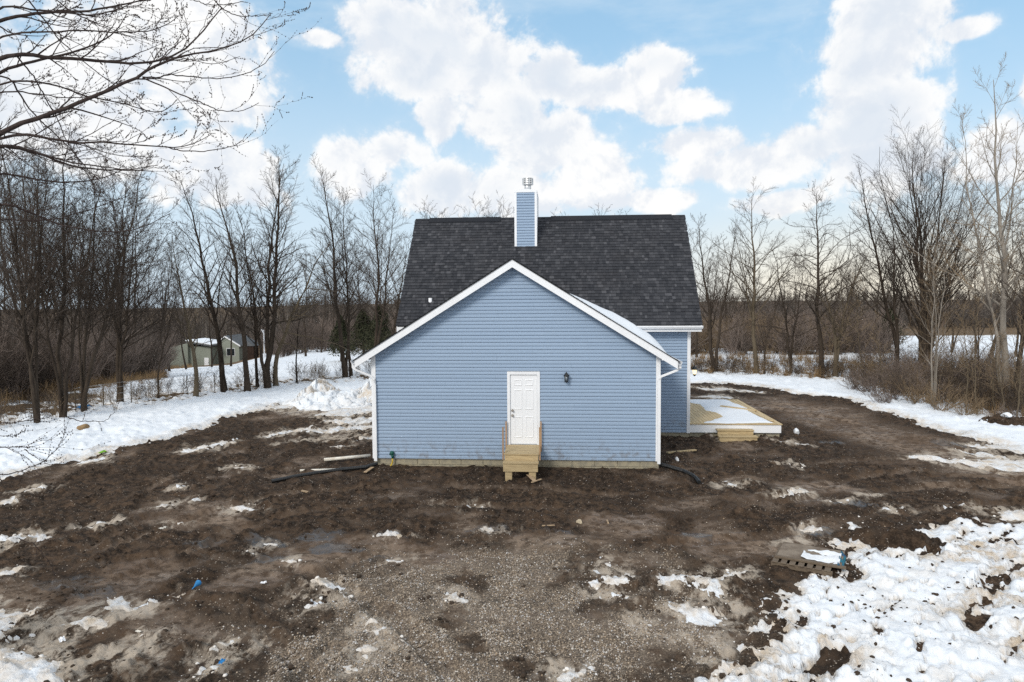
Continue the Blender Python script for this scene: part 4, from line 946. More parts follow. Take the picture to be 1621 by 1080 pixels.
PX = o_[0] + ex[0] * XX + ey[0] * YY; PY = o_[1] + ex[1] * XX + ey[1] * YY
i, j = np.meshgrid(np.arange(29), np.arange(23), indexing='ij'); q = np.stack([i * 24 + j, (i + 1) * 24 + j, (i + 1) * 24 + j + 1, i * 24 + j + 1], -1).reshape(-1, 4)
me = mesh_np('plywood_snow', np.stack([PX.ravel(), PY.ravel(), (zp + .128 + t_).ravel()], -1), q); add_attr(me, 'dirty', np.full(720, .15))
tag(link('plywood_snow', me, M['snow']), 'thin crust of snow on the grey plywood sheet', 'snow')
tz = MB(); n = 8
for i in range(n + 1):
    for j in range(5):
        p = o_ + ex * (1.06 + .10 * j / 4) + ey * (.2 + .75 * i / n); tz.v.append((p[0], p[1], zp + .15 + .03 * math.sin(i * 1.7 + j) - .05 * j / 4))
tz.f = [(i * 5 + j, (i + 1) * 5 + j, (i + 1) * 5 + j + 1, i * 5 + j + 1) for i in range(n) for j in range(4)]
o = tz.build('plastic_sheet', M['teal_cloth'], None, smooth=True, origin=(float(o_[0]), float(o_[1]), zp)); o.modifiers.new('t', 'SOLIDIFY').thickness = .004
tag(o, 'rumpled teal and blue plastic sheet tucked along the plywood edge', 'plastic sheet')

# ------------------------------------------------------------------ snow banks pushed up by the plough
def bank(px0, px1, pyb, pyt, label, seed, dirty):
    a, b = gp(px0, pyb), gp(px1, pyb); Yc = (a[1] + b[1]) / 2 + .6; cx_ = (a[0] + b[0]) / 2; rx = (b[0] - a[0]) / 2; ry = 2.2
    hgt = float(at((px0 + px1) / 2, pyt, Yc)[2]) * .84 - 0.05
    nx, ny = 110, 80; XX, YY = np.meshgrid(np.linspace(-rx, rx, nx), np.linspace(-ry, ry, ny), indexing='ij')
    r_ = np.hypot(XX / rx, YY / ry) + .25 * fbm(XX, YY, .8, 3, seed)
    def cell(x, y, f, sd_):              # blocky lumps
        best = np.full(x.shape, 9.); val = np.zeros(x.shape); ix, iy = np.floor(x * f), np.floor(y * f)
        for di in (-1, 0, 1):
            for dj in (-1, 0, 1):
                a_, b_ = ix + di, iy + dj; qx, qy = a_ + _hash(a_, b_, sd_), b_ + _hash(a_, b_, sd_ + 1); d = np.hypot(x * f - qx, y * f - qy)
                m_ = d < best; best = np.where(m_, d, best); val = np.where(m_, _hash(a_, b_, sd_ + 2), val)
        return val, best
    v1, d1 = cell(XX, YY, 1.6, seed); v2, d2 = cell(XX, YY, 3.6, seed + 9)
    zz = hgt * np.clip(1 - r_ ** 1.5, -.2, 1) * (.46 + .55 * v1 + .30 * v2) - .10 * d1 + .16 * (v2 - .5) + .10 * fbm(XX, YY, 4, 4, seed + 3, .65) - .04
    GZ = base_h(XX + cx_, YY + Yc)
    i, j = np.meshgrid(np.arange(nx - 1), np.arange(ny - 1), indexing='ij'); q = np.stack([i * ny + j, (i + 1) * ny + j, (i + 1) * ny + j + 1, i * ny + j + 1], -1).reshape(-1, 4)
    ok = (zz.ravel()[q] > -.1).all(1)
    me = mesh_np('bank', np.stack([XX.ravel(), YY.ravel(), (zz + GZ).ravel()], -1), q[ok]); add_attr(me, 'dirty', np.clip(dirty * 1.15 * sstep(fbm(XX, YY, .7, 4, seed + 5), -.45, .05), 0, 1).ravel())
    return tag(link('snow_bank', me, M['snow'], None, (cx_, Yc, 0)), label, 'snow bank', 'ploughed snow banks')
bank(470, 535, 630, 592, 'tan stained ploughed snow bank near the tall left trees', 200, .9)
bank(440, 600, 642, 612, 'long low lumpy snow bank at the far edge of the mud', 220, .25)
bank(540, 660, 634, 584, 'tallest ploughed snow bank, brown streaked, behind the left corner of the house', 240, .75)

# ------------------------------------------------------------------ trees
def rot_to(v, ax, ang):
    ax = ax / (np.linalg.norm(ax) + 1e-9); c_, s_ = math.cos(ang), math.sin(ang)
    return v * c_ + np.cross(ax, v) * s_ + ax * np.dot(ax, v) * (1 - c_)
def grow(g, p, d, L, r0, k_, upw, wig, out, lev):
    pts = [p]; rr = [r0]
    for i in range(k_):
        d = d + g.normal(0, wig, 3); d[2] += upw; d = d / np.linalg.norm(d); p = p + d * (L / k_)
        pts.append(p); rr.append(r0 * (1 - .78 * (i + 1) / k_))
    out.append((lev, np.array(pts), np.array(rr))); return np.array(pts), np.array(rr)
def kids(g, pts, rr, n, t0, t1, ang, Lf, rf, k_, upw, wig, out, lev, minr=.004):
    res = []; seg = len(pts) - 1; tot = np.linalg.norm(np.diff(pts, axis=0), axis=1).sum()
    ph = g.uniform(0, 6.28)
    for i in range(n):
        t = t0 + (t1 - t0) * (i + g.uniform(0, .9)) / n; f = t * seg; a = min(int(f), seg - 1); u = f - a
        p = pts[a] * (1 - u) + pts[a + 1] * u; r_ = rr[a] * (1 - u) + rr[a + 1] * u
        d0 = pts[a + 1] - pts[a]; d0 = d0 / np.linalg.norm(d0)
        ph += 2.4 + g.normal(0, .5); ref = np.array([math.cos(ph), math.sin(ph), 0.13]); ax = np.cross(d0, ref)
        if np.linalg.norm(ax) < .05: ax = np.array([1., 0, 0])
        d = rot_to(d0, ax, ang * g.uniform(.7, 1.3))
        L = tot * Lf * (1.15 - .85 * (t - t0) / (1.001 - t0)) * g.uniform(.6, 1.25)
        res.append(grow(g, p, d, L, max(minr, min(r_ * rf, r_ * .85)), k_, upw, wig, out, lev))
    return res
SIDES = {0: 8, 1: 5, 2: 4, 3: 3, 4: 3}
def tubes(br, fat=1.0):
    Vs, Fs, n0 = [], [], 0; grp = {}
    for lev, p, r_ in br: grp.setdefault((len(p), SIDES[min(lev, 4)]), []).append((p, r_))
    for (k_, s_), lst in grp.items():
        Pp = np.stack([a for a, _ in lst]); Rr = np.stack([b for _, b in lst]) * fat; B = len(lst)
        D = np.empty_like(Pp); D[:, 1:-1] = Pp[:, 2:] - Pp[:, :-2]; D[:, 0] = Pp[:, 1] - Pp[:, 0]; D[:, -1] = Pp[:, -1] - Pp[:, -2]
        D /= np.linalg.norm(D, axis=2, keepdims=True) + 1e-9
        ref = np.where(np.abs(D[..., 2:3]) > .9, np.array([1., 0, 0]), np.array([0, 0, 1.])); A = np.cross(D, ref); A /= np.linalg.norm(A, axis=2, keepdims=True) + 1e-9
        Bn = np.cross(D, A); t = 2 * np.pi * np.arange(s_) / s_
        V = Pp[:, :, None, :] + Rr[:, :, None, None] * (A[:, :, None, :] * np.cos(t)[None, None, :, None] + Bn[:, :, None, :] * np.sin(t)[None, None, :, None])
        Vs.append(V.reshape(-1, 3)); b, i, j = np.meshgrid(np.arange(B), np.arange(k_ - 1), np.arange(s_), indexing='ij'); j2 = (j + 1) % s_
        o0 = b * k_ * s_ + n0
        Fs.append(np.stack([o0 + i * s_ + j, o0 + i * s_ + j2, o0 + (i + 1) * s_ + j2, o0 + (i + 1) * s_ + j], -1).reshape(-1, 4)); n0 += B * k_ * s_
    return np.concatenate(Vs), np.concatenate(Fs)
def tree_branches(seed, stems, form='forest', dens=1.0, twig=1.0):
    """stems: (tip dx, tip dy, tip height, radius, bend) from the base"""
    g = np.random.RandomState(seed); out = []
    for (dx, dy, hz, r0, bend) in stems:
        k_ = 13; t = np.linspace(0, 1, k_ + 1); tip = np.array([dx, dy, hz])
        side = np.array([g.normal(), g.normal(), 0]); side /= np.linalg.norm(side) + 1e-6
        pts = np.outer(t ** (1.0 + bend * .5), tip * [1, 1, 0]) + np.outer(t, [0, 0, hz]) + np.outer(np.sin(t * 3.1) * bend * hz * .03, side)
        pts[1:] += np.cumsum(g.normal(0, hz * .006, (k_, 3)), axis=0) * [1, 1, .2]
        pts[0, 2] = -.3
        rr = r0 * (1 - .93 * t ** .85); rr[0] *= 1.35
        out.append((0, pts, rr))
        A = dict(forest=(27, .26, .66, .27, .060), broad=(30, .24, .74, .42, .06), fan=(32, .12, .46, .58, .06), oak=(30, .28, 1.0, .40, .02), sap=(14, .2, .5, .30, .05))[form]
        n1 = int(A[0] * dens)
        L1 = kids(g, pts, rr, n1, A[1], .985, A[2], A[3], .42, 6, A[4], .13 if form != 'oak' else .24, out, 1, .009)
        for p1, r1 in L1:
            L2 = kids(g, p1, r1, int(8 * dens), .18, .97, .65, .44, .55, 4, .035, .13, out, 2, .0060 * twig)
            for p2, r2 in L2:
                kids(g, p2, r2, 9 if form != 'sap' else 3, .10, .98, .6, .50, .6, 3, .04, .14, out, 3, .0050 * twig)
    return out
def make_tree(name, loc, br, m_tr, m_cr, label, group=None, cat='tree', fat=1.0):
    root = empty(name, loc, label, cat, group)
    v, f = tubes([b for b in br if b[0] <= 1]); link('trunk', mesh_np('trunk', v, f), m_tr, root)
    v, f = tubes([b for b in br if b[0] > 1], fat); link('crown', mesh_np('crown', v, f), m_cr, root)
    return root
def copy_tree(o, loc, rz, sc, label, group=None):
    c_ = o.copy(); COL.objects.link(c_); c_.location = loc; c_.rotation_euler = (0, 0, rz); c_.scale = (sc, sc, sc); c_['label'] = label
    if group: c_['group'] = group
    for ch_ in o.children:
        d = ch_.copy(); COL.objects.link(d); d.parent = c_
    return c_
def tree_at(seed, bx, by, stems_px, form, m_tr='bark', m_cr='twig', label='', dens=1.0, name='bare_tree', group=None, Y=None, twig=1.0):
    if Y is None: x, y = gp(bx, by)
    else: x, y, _ = at(bx, by, Y)
    zb = float(base_h(np.array([x]), np.array([y]))[0]); sc = y / F_PX; g = np.random.RandomState(seed + 900); st = []
    for (tx, ty, r_, bend) in stems_px:
        tp = at(tx, ty, y); st.append((tp[0] - x, g.normal(0, .04) * (tp[2] - zb), tp[2] - zb, r_, bend))
    return make_tree(name, (x, y, zb), tree_branches(seed, st, form, dens, twig), M[m_tr], M[m_cr], label, group)
ORD = 'first second third fourth fifth sixth seventh eighth ninth tenth eleventh twelfth thirteenth fourteenth fifteenth sixteenth seventeenth eighteenth nineteenth twentieth'.split() + ['twenty-' + q_ for q_ in 'first second third fourth fifth sixth seventh eighth ninth'.split()] + ['thirtieth'] + ['thirty-' + q_ for q_ in 'first second third fourth fifth sixth seventh eighth ninth'.split()]
GL = 'bare hedgerow trees left of the house'; GRr = 'bare hedgerow trees right of the house'
tree_at(1, 60, 672, [(20, 170, .095, .5), (75, 215, .07, .3), (-20, 230, .07, .3), (45, 260, .06, .8)], 'forest', label='dense dark bare tree nearest the left edge of the hedgerow', group=GL)
tree_at(2, 100, 664, [(118, 190, .11, .4), (165, 235, .08, .6), (85, 250, .07, .6)], 'forest', label='bare tree with paired stems second in the left hedgerow', group=GL)
tree_at(3, 132, 655, [(235, 250, .10, .5), (150, 262, .09, .2), (120, 300, .06, .7)], 'forest', label='slanting bare tree whose stem leans far right above the brush', group=GL)
tree_at(4, 190, 640, [(200, 285, .14, .2), (228, 330, .10, .5), (170, 345, .10, .4)], 'broad', dens=1.1, label='dark densely twigged tree standing where the lane snow meets the fence', group=GL)
tree_at(5, 309, 628, [(268, 380, .13, .6)], 'forest', m_tr='bark_tan', label='tan trunked tree in front of the green house', group=GL)
tree_at(6, 356, 620, [(262, 280, .17, .5)], 'forest', label='tall dark tree leaning left, rooted right of the green house', group=GL, dens=1.1)
tree_at(7, 392, 620, [(340, 283, .17, .4)], 'forest', label='straight tall tree leaning slightly left between green house and lamp post', group=GL, dens=1.1)
tree_at(8, 425, 614, [(428, 242, .19, .1), (458, 262, .15, .3), (380, 330, .12, .7)], 'forest', label='tallest many stemmed tree with a vase shaped crown left of the house', group=GL, dens=1.15)
tree_at(9, 437, 612, [(528, 385, .16, 1.2)], 'oak', m_tr='bark_tan', label='low crooked tree sweeping right from the tallest clump', group=GL)
tree_at(10, 408, 614, [(372, 372, .10, .9)], 'oak', label='smaller crooked stem beside the tallest clump', group=GL, dens=.8)
tree_at(11, 548, 598, [(510, 272, .17, .3), (548, 300, .11, .2)], 'forest', label='tall dark tree behind the stained snow bank', group=GL, dens=1.15)
tree_at(12, 556, 596, [(545, 345, .12, .2)], 'forest', label='straight stem just right of the tall tree behind the snow bank', group=GL, dens=.8)
tree_at(13, 594, 560, [(592, 292, .16, .15), (612, 330, .12, .4)], 'broad', label='rounded bare tree standing just left of the roof edge', group=GL, Y=52, dens=.95, twig=1.2)
tree_at(14, 616, 560, [(640, 385, .12, .6)], 'broad', label='short tree partly hidden by the left roof edge', group=GL, Y=50, dens=.8, twig=1.2)
tree_at(15, 250, 634, [(300, 400, .05, .6)], 'sap', label='thin arching sapling beside the lane fence', group=GL)
tree_at(16, 470, 606, [(486, 440, .06, .8)], 'sap', label='thin sapling between the tallest clump and the snow bank', group=GL)
# right of the house
tree_at(21, 1128, 590, [(1103, 350, .15, .4)], 'forest', label='left stemmed bare tree close to the right end of the roof', group=GRr, dens=.95)
tree_at(22, 1131, 590, [(1160, 362, .12, .5)], 'forest', label='sister stem forking right close to the roof end', group=GRr, dens=.8)
tree_at(23, 1198, 592, [(1192, 312, .17, .15)], 'broad', m_tr='bark_tan', label='open crowned tree alone against the pale sky right of the roof', group=GRr, dens=.95)
tree_at(24, 1252, 592, [(1228, 385, .10, .6), (1275, 395, .08, .6)], 'oak', label='low scrubby forked tree right of the open crowned tree', group=GRr, dens=.8)
tree_at(25, 1210, 592, [(1232, 470, .08, .9)], 'sap', label='leaning stub of a sapling at the foot of the open crowned tree', group=GRr)
tree_at(26, 1300, 594, [(1290, 302, .18, .2)], 'oak', label='twiggy oak like tree with a ragged dark crown', group=GRr, dens=1.1)
tree_at(27, 1322, 598, [(1290, 430, .14, .9), (1375, 395, .14, .9)], 'broad', m_tr='bark_tan', label='Y shaped low forking tree beside the ragged dark crowned tree', group=GRr, dens=.85)
tree_at(28, 1422, 600, [(1372, 262, .15, .5), (1425, 320, .12, .2)], 'forest', label='tall thin tree leaning left behind the brown bushes', group=GRr, dens=1.05)
tree_at(29, 1462, 590, [(1420, 262, .15, .4), (1465, 232, .17, .1), (1500, 262, .14, .4), (1540, 310, .12, .6)], 'fan', label='big fan shaped tree with a dense dark crown', group=GRr, Y=43, dens=.95)
tree_at(30, 1478, 648, [(1462, 395, .05, .2), (1486, 372, .05, .2), (1500, 400, .05, .3)], 'sap', m_tr='bark_pale', m_cr='twig_tan', label='pale slender sapling clump in front of the fan shaped tree', group=GRr)
tree_at(31, 1592, 640, [(1578, 128, .17, .25), (1528, 190, .09, .9), (1612, 190, .09, .5)], 'forest', m_tr='bark_pale', m_cr='twig_tan', label='tallest pale barked tree near the right edge of the picture', group=GRr, dens=.8)
tree_at(32, 1606, 650, [(1625, 300, .13, .3)], 'forest', label='dark tree standing at the right edge behind the brush mound', group=GRr, dens=.9)
tree_at(33, 1555, 650, [(1535, 430, .05, .4)], 'sap', label='dark thin sapling curving up left of the brush mound', group=GRr)
tree_at(34, 1700, 660, [(1690, 200, .16, .3)], 'forest', label='dark tree just beyond the right edge', group=GRr, dens=.8)
for n_i, (sx_, sy_, tx_, ty_) in enumerate(sorted([(1530, 655, 1520, 480), (1545, 660, 1560, 470), (1575, 660, 1583, 500), (1590, 664, 1570, 520), (1510, 640, 1502, 500), (1610, 668, 1618, 470), (1400, 625, 1395, 500), (1370, 612, 1352, 440), (1620, 664, 1600, 560)])):
    tree_at(40 + n_i, sx_, sy_, [(tx_, ty_, .035, .6)], 'sap', m_tr='bark_tan', m_cr='twig_tan', label=ORD[n_i] + ' thin tan sapling from the left in the thicket at the right edge', name='sapling', group='thin saplings in the right thicket')

# second row of individual trees, copies of a few models
mods = []
for i in range(6):
    g = np.random.RandomState(300 + i); stems = [(g.normal(0, 1.1), g.normal(0, .8), 12.5, .12, .5)] + ([(g.normal(0, 2.4), g.normal(0, 2), 10.5, .085, .8)] if i % 2 else [])
    mods.append(make_tree('bare_tree', (0, 0, 0), tree_branches(300 + i, stems, ('forest', 'broad')[i % 2], .72, 1.5), M['bark'], M['twig'], 'bare tree in the second row beyond the hedgerow', 'bare trees in the rows beyond the hedgerow', fat=1.0))
usedm = [False] * 6
g = np.random.RandomState(77); spots = []
for px_, Yd, topy in sorted([(0, 70, 330), (50, 75, 340), (80, 66, 310), (105, 72, 350), (130, 80, 350), (160, 76, 345), (190, 82, 365), (220, 88, 385), (245, 76, 380), (-30, 60, 260), (25, 44, 215), (75, 42, 260), (-60, 40, 150), (-20, 46, 200), (10, 38, 240), (35, 52, 225), (60, 58, 280), (90, 48, 250), (118, 60, 300), (145, 52, 290), (172, 62, 330), (205, 55, 320), (232, 66, 360), (262, 84, 395), (290, 90, 420), (330, 96, 430),
                      (360, 92, 400), (480, 72, 390), (505, 82, 415), (525, 78, 420), (575, 68, 370), (600, 75, 380), (660, 62, 326), (684, 66, 330), (700, 70, 338), (745, 60, 322), (765, 64, 330), (792, 62, 320), (808, 66, 330),
                      (875, 75, 345), (960, 62, 332), (985, 66, 330), (1010, 72, 345), (1105, 60, 352), (1120, 70, 372), (1150, 75, 400), (1172, 80, 398), (1225, 85, 420), (1262, 72, 400), (1340, 66, 380), (1352, 90, 410),
                      (1390, 78, 372), (1410, 72, 350), (1480, 60, 340), (1512, 66, 360), (1550, 64, 385), (1575, 56, 340), (1615, 60, 360), (1650, 52, 300), (1700, 60, 300)]):
    p = at(px_, topy, Yd); x, y = p[0], Yd; zb = float(base_h(np.array([x]), np.array([float(y)]))[0]); sc = (p[2] - zb) / 13.0
    k_i = int(g.randint(6)); cnt_ = globals().setdefault('cnt_d', {}); side = 'left of' if px_ < 600 else ('behind' if px_ < 1090 else 'right of')
    lab = {'left of': 'bare tree in the rows beyond the left hedgerow', 'behind': 'bare tree whose top shows over the dark roof ridge', 'right of': 'bare tree in the rows beyond the right hedgerow'}[side]
    cnt_[side] = cnt_.get(side, 0) + 1; grp_ = {'left of': 'back row bare trees on the left', 'behind': 'bare trees behind the roof ridge', 'right of': 'back row bare trees on the right'}[side]
    lab = ORD[cnt_[side] - 1] + ' from the left, ' + lab
    if not usedm[k_i]:
        usedm[k_i] = True; o = mods[k_i]; o.location = (x, y, zb); o.rotation_euler = (0, 0, g.uniform(0, 6.28)); o.scale = (sc, sc, sc); o['label'] = lab; o['group'] = grp_
    else: copy_tree(mods[k_i], (x, y, zb), g.uniform(0, 6.28), sc, lab, grp_)
for i in range(6):
    if not usedm[i]:
        for ch_ in list(mods[i].children): bpy.data.objects.remove(ch_)
        bpy.data.objects.remove(mods[i])

# ------------------------------------------------------------------ scattered growth (uncountable): instances over points
def scatter(name, protos, P3, rz, sc, label, kind='stuff', idx=None, tilt=None):
    n = len(P3); me = bpy.data.meshes.new(name); me.vertices.add(n); me.vertices.foreach_set('co', np.asarray(P3, np.float32).ravel())
    rot = np.zeros((n, 3), np.float32); rot[:, 2] = rz
    if tilt is not None: rot[:, 0] = tilt[:, 0]; rot[:, 1] = tilt[:, 1]
    a = me.attributes.new('rot', 'FLOAT_VECTOR', 'POINT'); a.data.foreach_set('vector', rot.ravel())
    sc = np.asarray(sc, np.float32); sc = np.stack([sc, sc, sc], -1) if sc.ndim == 1 else sc
    a = me.attributes.new('scl', 'FLOAT_VECTOR', 'POINT'); a.data.foreach_set('vector', sc.astype(np.float32).ravel())
    a = me.attributes.new('pick', 'INT', 'POINT'); a.data.foreach_set('value', (np.arange(n) % len(protos)).astype(np.int32) if idx is None else np.asarray(idx, np.int32))
    o = link(name, me); tag(o, label, kind=kind)
    col = bpy.data.collections.new(name + '_models')
    for i, (v, f, mats, mi) in enumerate(protos):
        pm = mesh_np(f'{name}_{i}', v, f, smooth=False)
        for m_ in mats: pm.materials.append(m_)
        if mi is not None: pm.polygons.foreach_set('material_index', np.asarray(mi, np.int32))
        po = bpy.data.objects.new(f'{i:02d}', pm); col.objects.link(po)
    ng = bpy.data.node_groups.new(name, 'GeometryNodeTree')
    ng.interface.new_socket('Geometry', in_out='INPUT', socket_type='NodeSocketGeometry'); ng.interface.new_socket('Geometry', in_out='OUTPUT', socket_type='NodeSocketGeometry')
    N = ng.nodes; gi, go = N.new('NodeGroupInput'), N.new('NodeGroupOutput'); iop = N.new('GeometryNodeInstanceOnPoints'); ci = N.new('GeometryNodeCollectionInfo')
    ci.inputs['Collection'].default_value = col; ci.inputs['Separate Children'].default_value = True; ci.inputs['Reset Children'].default_value = True
    iop.inputs['Pick Instance'].default_value = True
    def na(nm, ty):
        x = N.new('GeometryNodeInputNamedAttribute'); x.data_type = ty; x.inputs['Name'].default_value = nm; return x.outputs['Attribute']
    ng.links.new(gi.outputs[0], iop.inputs['Points']); ng.links.new(ci.outputs[0], iop.inputs['Instance']); ng.links.new(na('pick', 'INT'), iop.inputs['Instance Index'])
    ng.links.new(na('rot', 'FLOAT_VECTOR'), iop.inputs['Rotation']); ng.links.new(na('scl', 'FLOAT_VECTOR'), iop.inputs['Scale']); ng.links.new(iop.outputs[0], go.inputs[0])
    md = o.modifiers.new('scatter', 'NODES'); md.node_group = ng
    return o
def ground_z(x, y): return base_h(x, y)
def proto_tree(seed, mats=('bark', 'far_twig'), hz=12.0, form='forest', dens=.6, fat=1.6):
    g = np.random.RandomState(seed); st = [(g.normal(0, .7), g.normal(0, .7), hz, .15, .5)]
    br = tree_branches(seed, st, form, dens, 2.2); v1, f1 = tubes([b for b in br if b[0] <= 1]); v2, f2 = tubes([b for b in br if b[0] > 1], fat)
    return (np.concatenate([v1, v2]), np.concatenate([f1, f2 + len(v1)]), [M[mats[0]], M[mats[1]]], [0] * len(f1) + [1] * len(f2))
def proto_shrub(seed, mat, h=2.4, n=16, spread=.55, twig=1.0, r0=.012):
    g = np.random.RandomState(seed); out = []
    for i in range(n):
        a = g.uniform(0, 6.28); d = np.array([math.cos(a) * spread * g.uniform(.2, 1.3), math.sin(a) * spread * g.uniform(.2, 1.3), 1.0]); d /= np.linalg.norm(d)
        p = np.array([g.normal(0, .12), g.normal(0, .12), -.05]); L = h * g.uniform(.6, 1.1)
        a1 = grow(g, p, d, L, r0, 5, .0, .13, out, 2)
        for q1 in kids(g, *a1, 5, .2, .95, .6, .40, .65, 4, .02, .16, out, 3, .005 * twig): kids(g, *q1, 4, .15, .95, .6, .5, .7, 2, .02, .15, out, 4, .004 * twig)
    v, f = tubes(out); return (v, f, [M[mat]], None)
g = np.random.RandomState(11)
# far wood
n = 2600; Yd = 118 + 230 * g.rand(n) ** 1.3; u = g.uniform(-1.25, 1.05, n); X_ = u * Yd
okm = ~((u > .44) & (u < .80) & (Yd < 150)) & ~((np.abs(u + .52) < .09) & (Yd < 150)); X_, Yd = X_[okm], Yd[okm]
sc = .55 + .45 * g.rand(len(X_)) + .22 * fbm(X_, Yd, .02, 3, 601); sc *= np.interp(X_ / Yd, [-1.2, -.6, -.35, 0, 1], [1.15, 1.0, .98, .80, .78])
scatter('far_woods', [proto_tree(500 + i, ('bark_pale' if i in (1, 4) else 'bark', 'far_twig')) for i in range(6)], np.stack([X_, Yd, ground_z(X_, Yd) - .2], -1), g.uniform(0, 6.28, len(X_)), sc, 'grey brown leafless woods filling the valley behind the fields')
n = 2600; Yd = 330 + 330 * g.rand(n); u = g.uniform(-1.2, 1.05, n); X_ = u * Yd
scatter('hill_woods', [proto_tree(520 + i, dens=.5, fat=3.0) for i in range(3)], np.stack([X_, Yd, ground_z(X_, Yd) - .2], -1), g.uniform(0, 6.28, n), .55 + .35 * g.rand(n) + .3 * fbm(X_, Yd, .012, 3, 611), 'distant leafless woods along the low hills')
# undergrowth filling the woods
n = 5200; Yd = 112 + 200 * g.rand(n) ** 1.2; u = g.uniform(-1.25, 1.05, n); X_ = u * Yd
okm = ~((u > .44) & (u < .80) & (Yd < 150)) & ~((np.abs(u + .52) < .09) & (Yd < 150)); X_, Yd = X_[okm], Yd[okm]
shr = [proto_shrub(600 + i, ('far_twig', 'twig_red', 'far_twig')[i % 3], 2.6, 12, .6, 3.0, .03) for i in range(3)]
scatter('wood_undergrowth', shr, np.stack([X_, Yd, ground_z(X_, Yd)], -1), g.uniform(0, 6.28, len(X_)), 1.2 + 1.3 * g.rand(len(X_)), 'brown undergrowth under the far woods')
# thickets near the hedgerows
def zone(n, fn):
    xs, ys = [], []
    while len(xs) < n:
        px_, py_, Yv = fn(g); p = at(px_, 500, Yv); xs.append(p[0]); ys.append(Yv)
    return np.array(xs), np.array(ys)
def zL(g): px_ = g.uniform(-260, 250); return px_, 0, np.interp(px_, [-260, 0, 130, 250], [26, 31, 38, 52]) + 60 * g.rand() ** 1.4
X_, Yd = zone(460, zL); shr = [proto_shrub(620 + i, ('twig', 'twig_red', 'twig_red', 'twig')[i], 3.2, 15, .5, 1.6, .018) for i in range(4)]
scatter('left_thicket', shr, np.stack([X_, Yd, ground_z(X_, Yd)], -1), g.uniform(0, 6.28, len(X_)), .8 + .9 * g.rand(len(X_)), 'dense reddish brown thicket behind the left lane')
def zM(g): px_ = g.uniform(430, 720); return px_, 0, 82 + 28 * g.rand()
X_, Yd = zone(200, zM)
scatter('middle_thicket', shr, np.stack([X_, Yd, ground_z(X_, Yd)], -1), g.uniform(0, 6.28, len(X_)), .9 + .8 * g.rand(len(X_)), 'brown thicket beyond the rising snow field')
def zR(g): px_ = g.uniform(1060, 1400); return px_, 0, 62 + 45 * g.rand()
X_, Yd = zone(420, zR); shr2 = [proto_shrub(640 + i, ('twig_red', 'twig', 'twig_red', 'twig_tan')[i], 2.4, 14, .7, 1.8, .016) for i in range(4)]
scatter('right_thicket', shr2, np.stack([X_, Yd, ground_z(X_, Yd)], -1), g.uniform(0, 6.28, len(X_)), 1.0 + .9 * g.rand(len(X_)), 'rusty brown thicket beyond the right hedgerow')
def zR2(g): px_ = g.uniform(1360, 1800); return px_, 0, np.interp(px_, [1360, 1450, 1621, 1800], [39, 34, 29, 26]) + 2 + 12 * g.rand()
X_, Yd = zone(210, zR2)
scatter('hedge_brush', shr2, np.stack([X_, Yd, ground_z(X_, Yd)], -1), g.uniform(0, 6.28, len(X_)), .45 + .55 * g.rand(len(X_)), 'tangled low brush below the trees at the right edge')
# thin weeds along both hedgerows
def zW(g):
    if g.rand() < .3: px_ = g.uniform(-40, 600); yb = np.interp(px_, [0, 200, 300, 440, 600], [684, 648, 630, 612, 598])
    else: px_ = g.uniform(1080, 1660); yb = np.interp(px_, [1080, 1330, 1440, 1621], [592, 600, 636, 666])
    y = gp(px_, yb)[1]; return px_, 0, y + g.uniform(0, 4.5)
X_, Yd = zone(420, zW); shr3 = [proto_shrub(660 + i, ('twig', 'twig_tan', 'twig')[i], 1.3, 7, .25, 1.2, .006) for i in range(3)]
scatter('hedgerow_weeds', shr3, np.stack([X_, Yd, ground_z(X_, Yd)], -1), g.uniform(0, 6.28, len(X_)), .5 + .6 * g.rand(len(X_)), 'thin dead weeds along the foot of the hedgerows')
# dry grass tufts
def tuft(seed):
    g2 = np.random.RandomState(seed); V, F_ = [], []
    for i in range(26):
        a = g2.uniform(0, 6.28); b = g2.normal(0, .08, 2); h = g2.uniform(.2, .5); l = g2.uniform(.05, .22); w_ = .008; n0 = len(V); dx, dy = math.cos(a), math.sin(a)
        V += [(b[0] - dy * w_, b[1] + dx * w_, 0), (b[0] + dy * w_, b[1] - dx * w_, 0), (b[0] + dx * l, b[1] + dy * l, h), (b[0] + dx * l * .98, b[1] + dy * l * .98, h)]; F_.append((n0, n0 + 1, n0 + 2, n0 + 3))
    return (np.array(V), np.array(F_), [M['drygrass']], None)
def zG(g):
    r_ = g.rand()
    if r_ < .55: px_ = g.uniform(-40, 260); return px_, 0, np.interp(px_, [0, 130, 300], [25, 30, 36]) + 5 + 40 * g.rand()
    if r_ < .7: px_ = g.uniform(120, 300); return px_, 0, 100 + 14 * g.rand()
    px_ = g.uniform(1080, 1660); yb = np.interp(px_, [1080, 1330, 1440, 1621], [590, 600, 640, 670]); return px_, 0, gp(px_, yb)[1] + 14 * g.rand()
X_, Yd = zone(1900, zG)
scatter('dry_grass', [tuft(1), tuft(2)], np.stack([X_, Yd, ground_z(X_, Yd)], -1), g.uniform(0, 6.28, len(X_)), .8 + .9 * g.rand(len(X_)), 'tufts of tan dead grass at the hedgerow feet')

